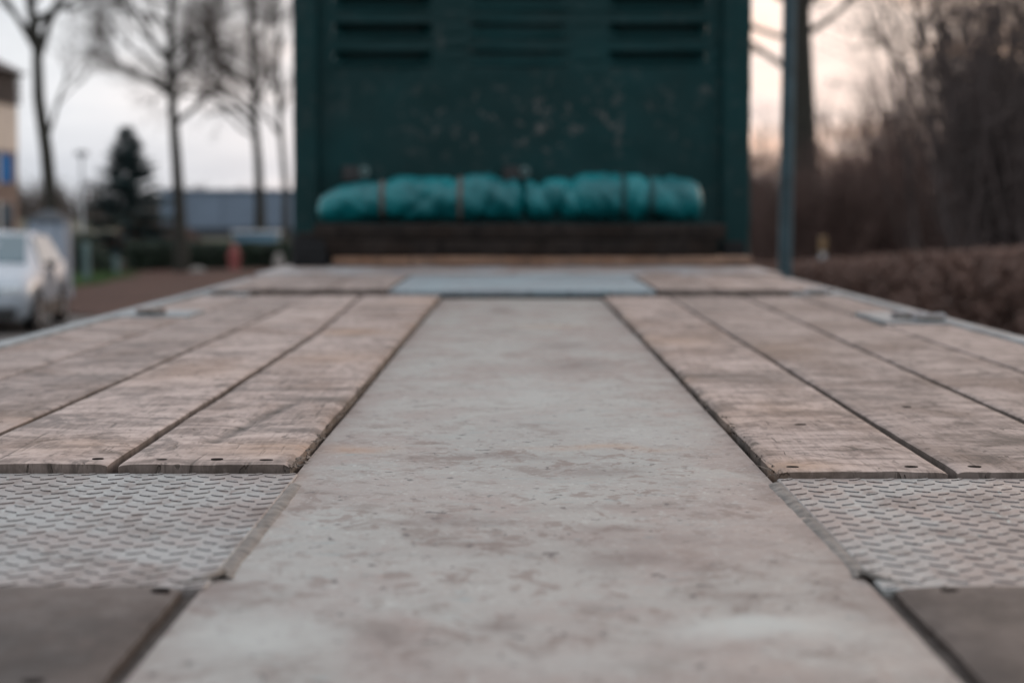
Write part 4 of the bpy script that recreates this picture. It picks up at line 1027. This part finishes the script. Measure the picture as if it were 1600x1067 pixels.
def leaf_mass(name, loc, size, n, leaf, mat, core, label, cat, seed, profile=None, group=None):
    """a clipped hedge or bush: a twig core with thousands of leaves through the outer layer"""
    rng = random.Random(seed); root = empty(name, loc); tag(root, label, cat, group)
    sx, sy, sz = size
    c_ = MB(); rows = []
    m = MB()
    for _ in range(n):
        x, y, z = rng.uniform(-sx, sx), rng.uniform(-sy, sy), rng.random() ** 0.7
        if profile is None:
            k_ = (x / sx) ** 2 + (y / sy) ** 2
            if k_ > 1: continue
            top = sz * math.sqrt(1 - k_ * 0.9) * (1 + 0.16 * fbm(x * 2.2 / sx, y * 2.2 / sy, seed)); z *= top
        else: z *= profile(y) * (1 + 0.02 * fbm(x * 1.5, y * 0.8, seed))
        p_ = Vector((x, y, z)); u = Vector((rng.gauss(0, 1), rng.gauss(0, 1), rng.gauss(0, 1))).normalized(); v = u.orthogonal().normalized(); s_ = leaf * rng.uniform(0.6, 1.3)
        m.quad(tuple(p_ - u * s_), tuple(p_ + v * s_ * 0.55), tuple(p_ + u * s_), tuple(p_ - v * s_ * 0.55))
    m.build('leaves', mat, root)
    m = MB()
    for _ in range(int(n / 45)):
        x, y = rng.uniform(-sx, sx) * 0.75, rng.uniform(-sy, sy) * 0.95
        tz = profile(y) if profile else sz * math.sqrt(max(0.05, 1 - 0.9 * min(1, (x / sx) ** 2 + (y / sy) ** 2)))
        p_ = Vector((x, y, 0)); e_ = Vector((x + rng.gauss(0, .12), y + rng.gauss(0, .12), tz * rng.uniform(0.75, 1.06)))
        m.tube([p_, p_.lerp(e_, 0.5) + Vector((rng.gauss(0, .03), rng.gauss(0, .03), 0)), e_], [0.012, 0.008, 0.003], 3, False)
    m.build('stems', core, root); return root
hp = lambda y: lerp_tab([(-27, 1.36), (-15, 1.36), (-9, 1.16), (2, 0.76), (13, 0.46), (30, 0.35)], y)
leaf_mass('beech_hedge', (5.75, 35, 0.10), (0.80, 27, 1.4), 95000, 0.062, M_BEECH, M_HEDGECORE, 'long clipped brown hedge along the right side of the road', 'hedge', 3, hp)
leaf_mass('evergreen_hedge', (-8.7, 58.6, 0), (2.4, 0.5, 0.8), 16000, 0.05, M_IVY, M_HEDGECORE, 'low dark evergreen hedge beneath the blue-grey warehouse', 'hedge', 4, lambda y: 0.86)
leaf_mass('evergreen_bush', (-11.9, 55, 0), (1.05, 0.7, 1.15), 9000, 0.05, M_IVY, M_HEDGECORE, 'dark rounded evergreen bush left of the fir behind the bollard', 'bush', 6)
leaf_mass('leafy_bush', (-14.5, 82, 0), (2.0, 1.0, 1.35), 5000, 0.08, M_BEECH, M_HEDGECORE, 'brownish bush far behind the lamp post', 'bush', 7)

def scrub(loc, h, w, n, label, seed, mat, lean=(0, 0), thin=1.0, subs=7):
    """a many-stemmed leafless shrub: stems fan out from the base, each with side twigs"""
    rng = random.Random(seed); root = empty('bare_shrub', loc); tag(root, label, 'shrub', 'leafless shrubs of the thicket')
    st, tw = MB(), MB()
    for _ in range(n):
        b = Vector((rng.gauss(0, w * 0.30), rng.gauss(0, w * 0.30), 0)); a = rng.uniform(0, 6.283)
        d = Vector((math.cos(a) * rng.random() * 0.42 + lean[0], math.sin(a) * rng.random() * 0.42 + lean[1], 1)).normalized()
        L = h * rng.uniform(0.55, 1.08); pts = [b]; q = b.copy(); dd = d.copy(); k0 = 5
        for k_ in range(k0):
            dd = (dd + Vector((rng.gauss(0, .10), rng.gauss(0, .10), 0))).normalized(); q = q + dd * (L / k0); pts.append(q.copy())
        r = rng.uniform(0.010, 0.024) * thin * (h / 4) * (2.4 if rng.random() < 0.10 else 1.0)
        st.tube(pts, [r * (1 - 0.8 * k_ / k0) for k_ in range(k0 + 1)], 4, False)
        for s_ in range(subs):
            f = rng.uniform(0.08, 1.0) * k0; i = min(k0 - 1, int(f)); p_ = pts[i].lerp(pts[i + 1], f - i)
            sd_ = (Vector((rng.gauss(0, 1), rng.gauss(0, 1), rng.gauss(0.7, .6)))).normalized(); l2 = h * rng.uniform(0.10, 0.24)
            m_ = p_ + sd_ * l2 * 0.5; e_ = p_ + (sd_ + Vector((rng.gauss(0, .25), rng.gauss(0, .25), 0.2))).normalized() * l2
            tw.tube([p_, m_, e_], [r * 0.42, r * 0.32, r * 0.14], 3, False)
            for s2 in range(3):
                f2 = rng.random(); p2 = p_.lerp(e_, f2); d2 = Vector((rng.gauss(0, 1), rng.gauss(0, 1), rng.gauss(.4, .7))).normalized()
                tw.tube([p2, p2 + d2 * l2 * rng.uniform(0.3, 0.55)], [r * 0.24, r * 0.10], 3, False)
    st.build('stems', mat, root); tw.build('twigs', mat, root); return root
scrub((9.9, 40, 0.2), 8.6, 2.4, 72, 'tallest and nearest thicket shrub, leaning over the right picture edge', 61, M_SCRUB2, (-0.10, 0))
scrub((11.6, 47, 0.2), 9.0, 3.2, 88, 'tall dark shrub just behind the nearest one at the right edge', 62, M_SCRUB2, (-0.12, 0))
scrub((10.6, 56, 0.2), 4.3, 3.8, 250, 'mid-height brown shrub in the middle of the thicket', 63, M_SCRUB, (-0.05, 0))
scrub((7.2, 50, 0.2), 2.9, 2.6, 240, 'low dark shrub between the steel pole and the marker post', 64, M_SCRUB, (0, 0))
scrub((9.0, 52, 0.2), 3.2, 2.8, 240, 'low brown shrub behind the marker post', 65, M_SCRUB, (0, 0))
scrub((7.6, 66, 0.2), 4.3, 3.4, 200, 'slender shrub rising behind the low ones near the pole', 66, M_SCRUB, (0, 0))
scrub((12.6, 68, 0.2), 6.0, 4.2, 170, 'broad shrub at the back of the thicket', 67, M_SCRUB, (0, 0))
scrub((15.6, 66, 0.2), 9.5, 4.6, 95, 'tall shrub at the back right of the thicket', 68, M_SCRUB2, (-0.06, 0))
scrub((5.3, 60, 0.2), 3.0, 3.0, 200, 'low shrub showing beside the headboard\'s right edge', 69, M_SCRUB, (0, 0))

# far-off wood along the horizon, one mass
rng = random.Random(77); m = MB()
for _ in range(5200):
    x = rng.uniform(-170, 260); y = rng.uniform(330, 380); h = rng.uniform(2.5, 6.5) * (0.7 + 0.5 * fbm(x * 0.02, 3.3))
    if x > 10: h *= 1.5
    b = Vector((x, y, 0)); e_ = b + Vector((rng.gauss(0, .8), rng.gauss(0, .8), h)); m.tube([b, b.lerp(e_, .6), e_], [0.16, 0.10, 0.03], 3, False)
    for s_ in range(5):
        p_ = b.lerp(e_, rng.uniform(0.2, 1)); d = Vector((rng.gauss(0, 1), rng.gauss(0, 1), rng.gauss(.6, .5))).normalized() * rng.uniform(0.8, 2.2)
        m.tube([p_, p_ + d], [0.06, 0.02], 3, False)
tag(m.build('distant_wood', M_TWIG), 'far-off leafless wood along the horizon', 'wood', kind='stuff')
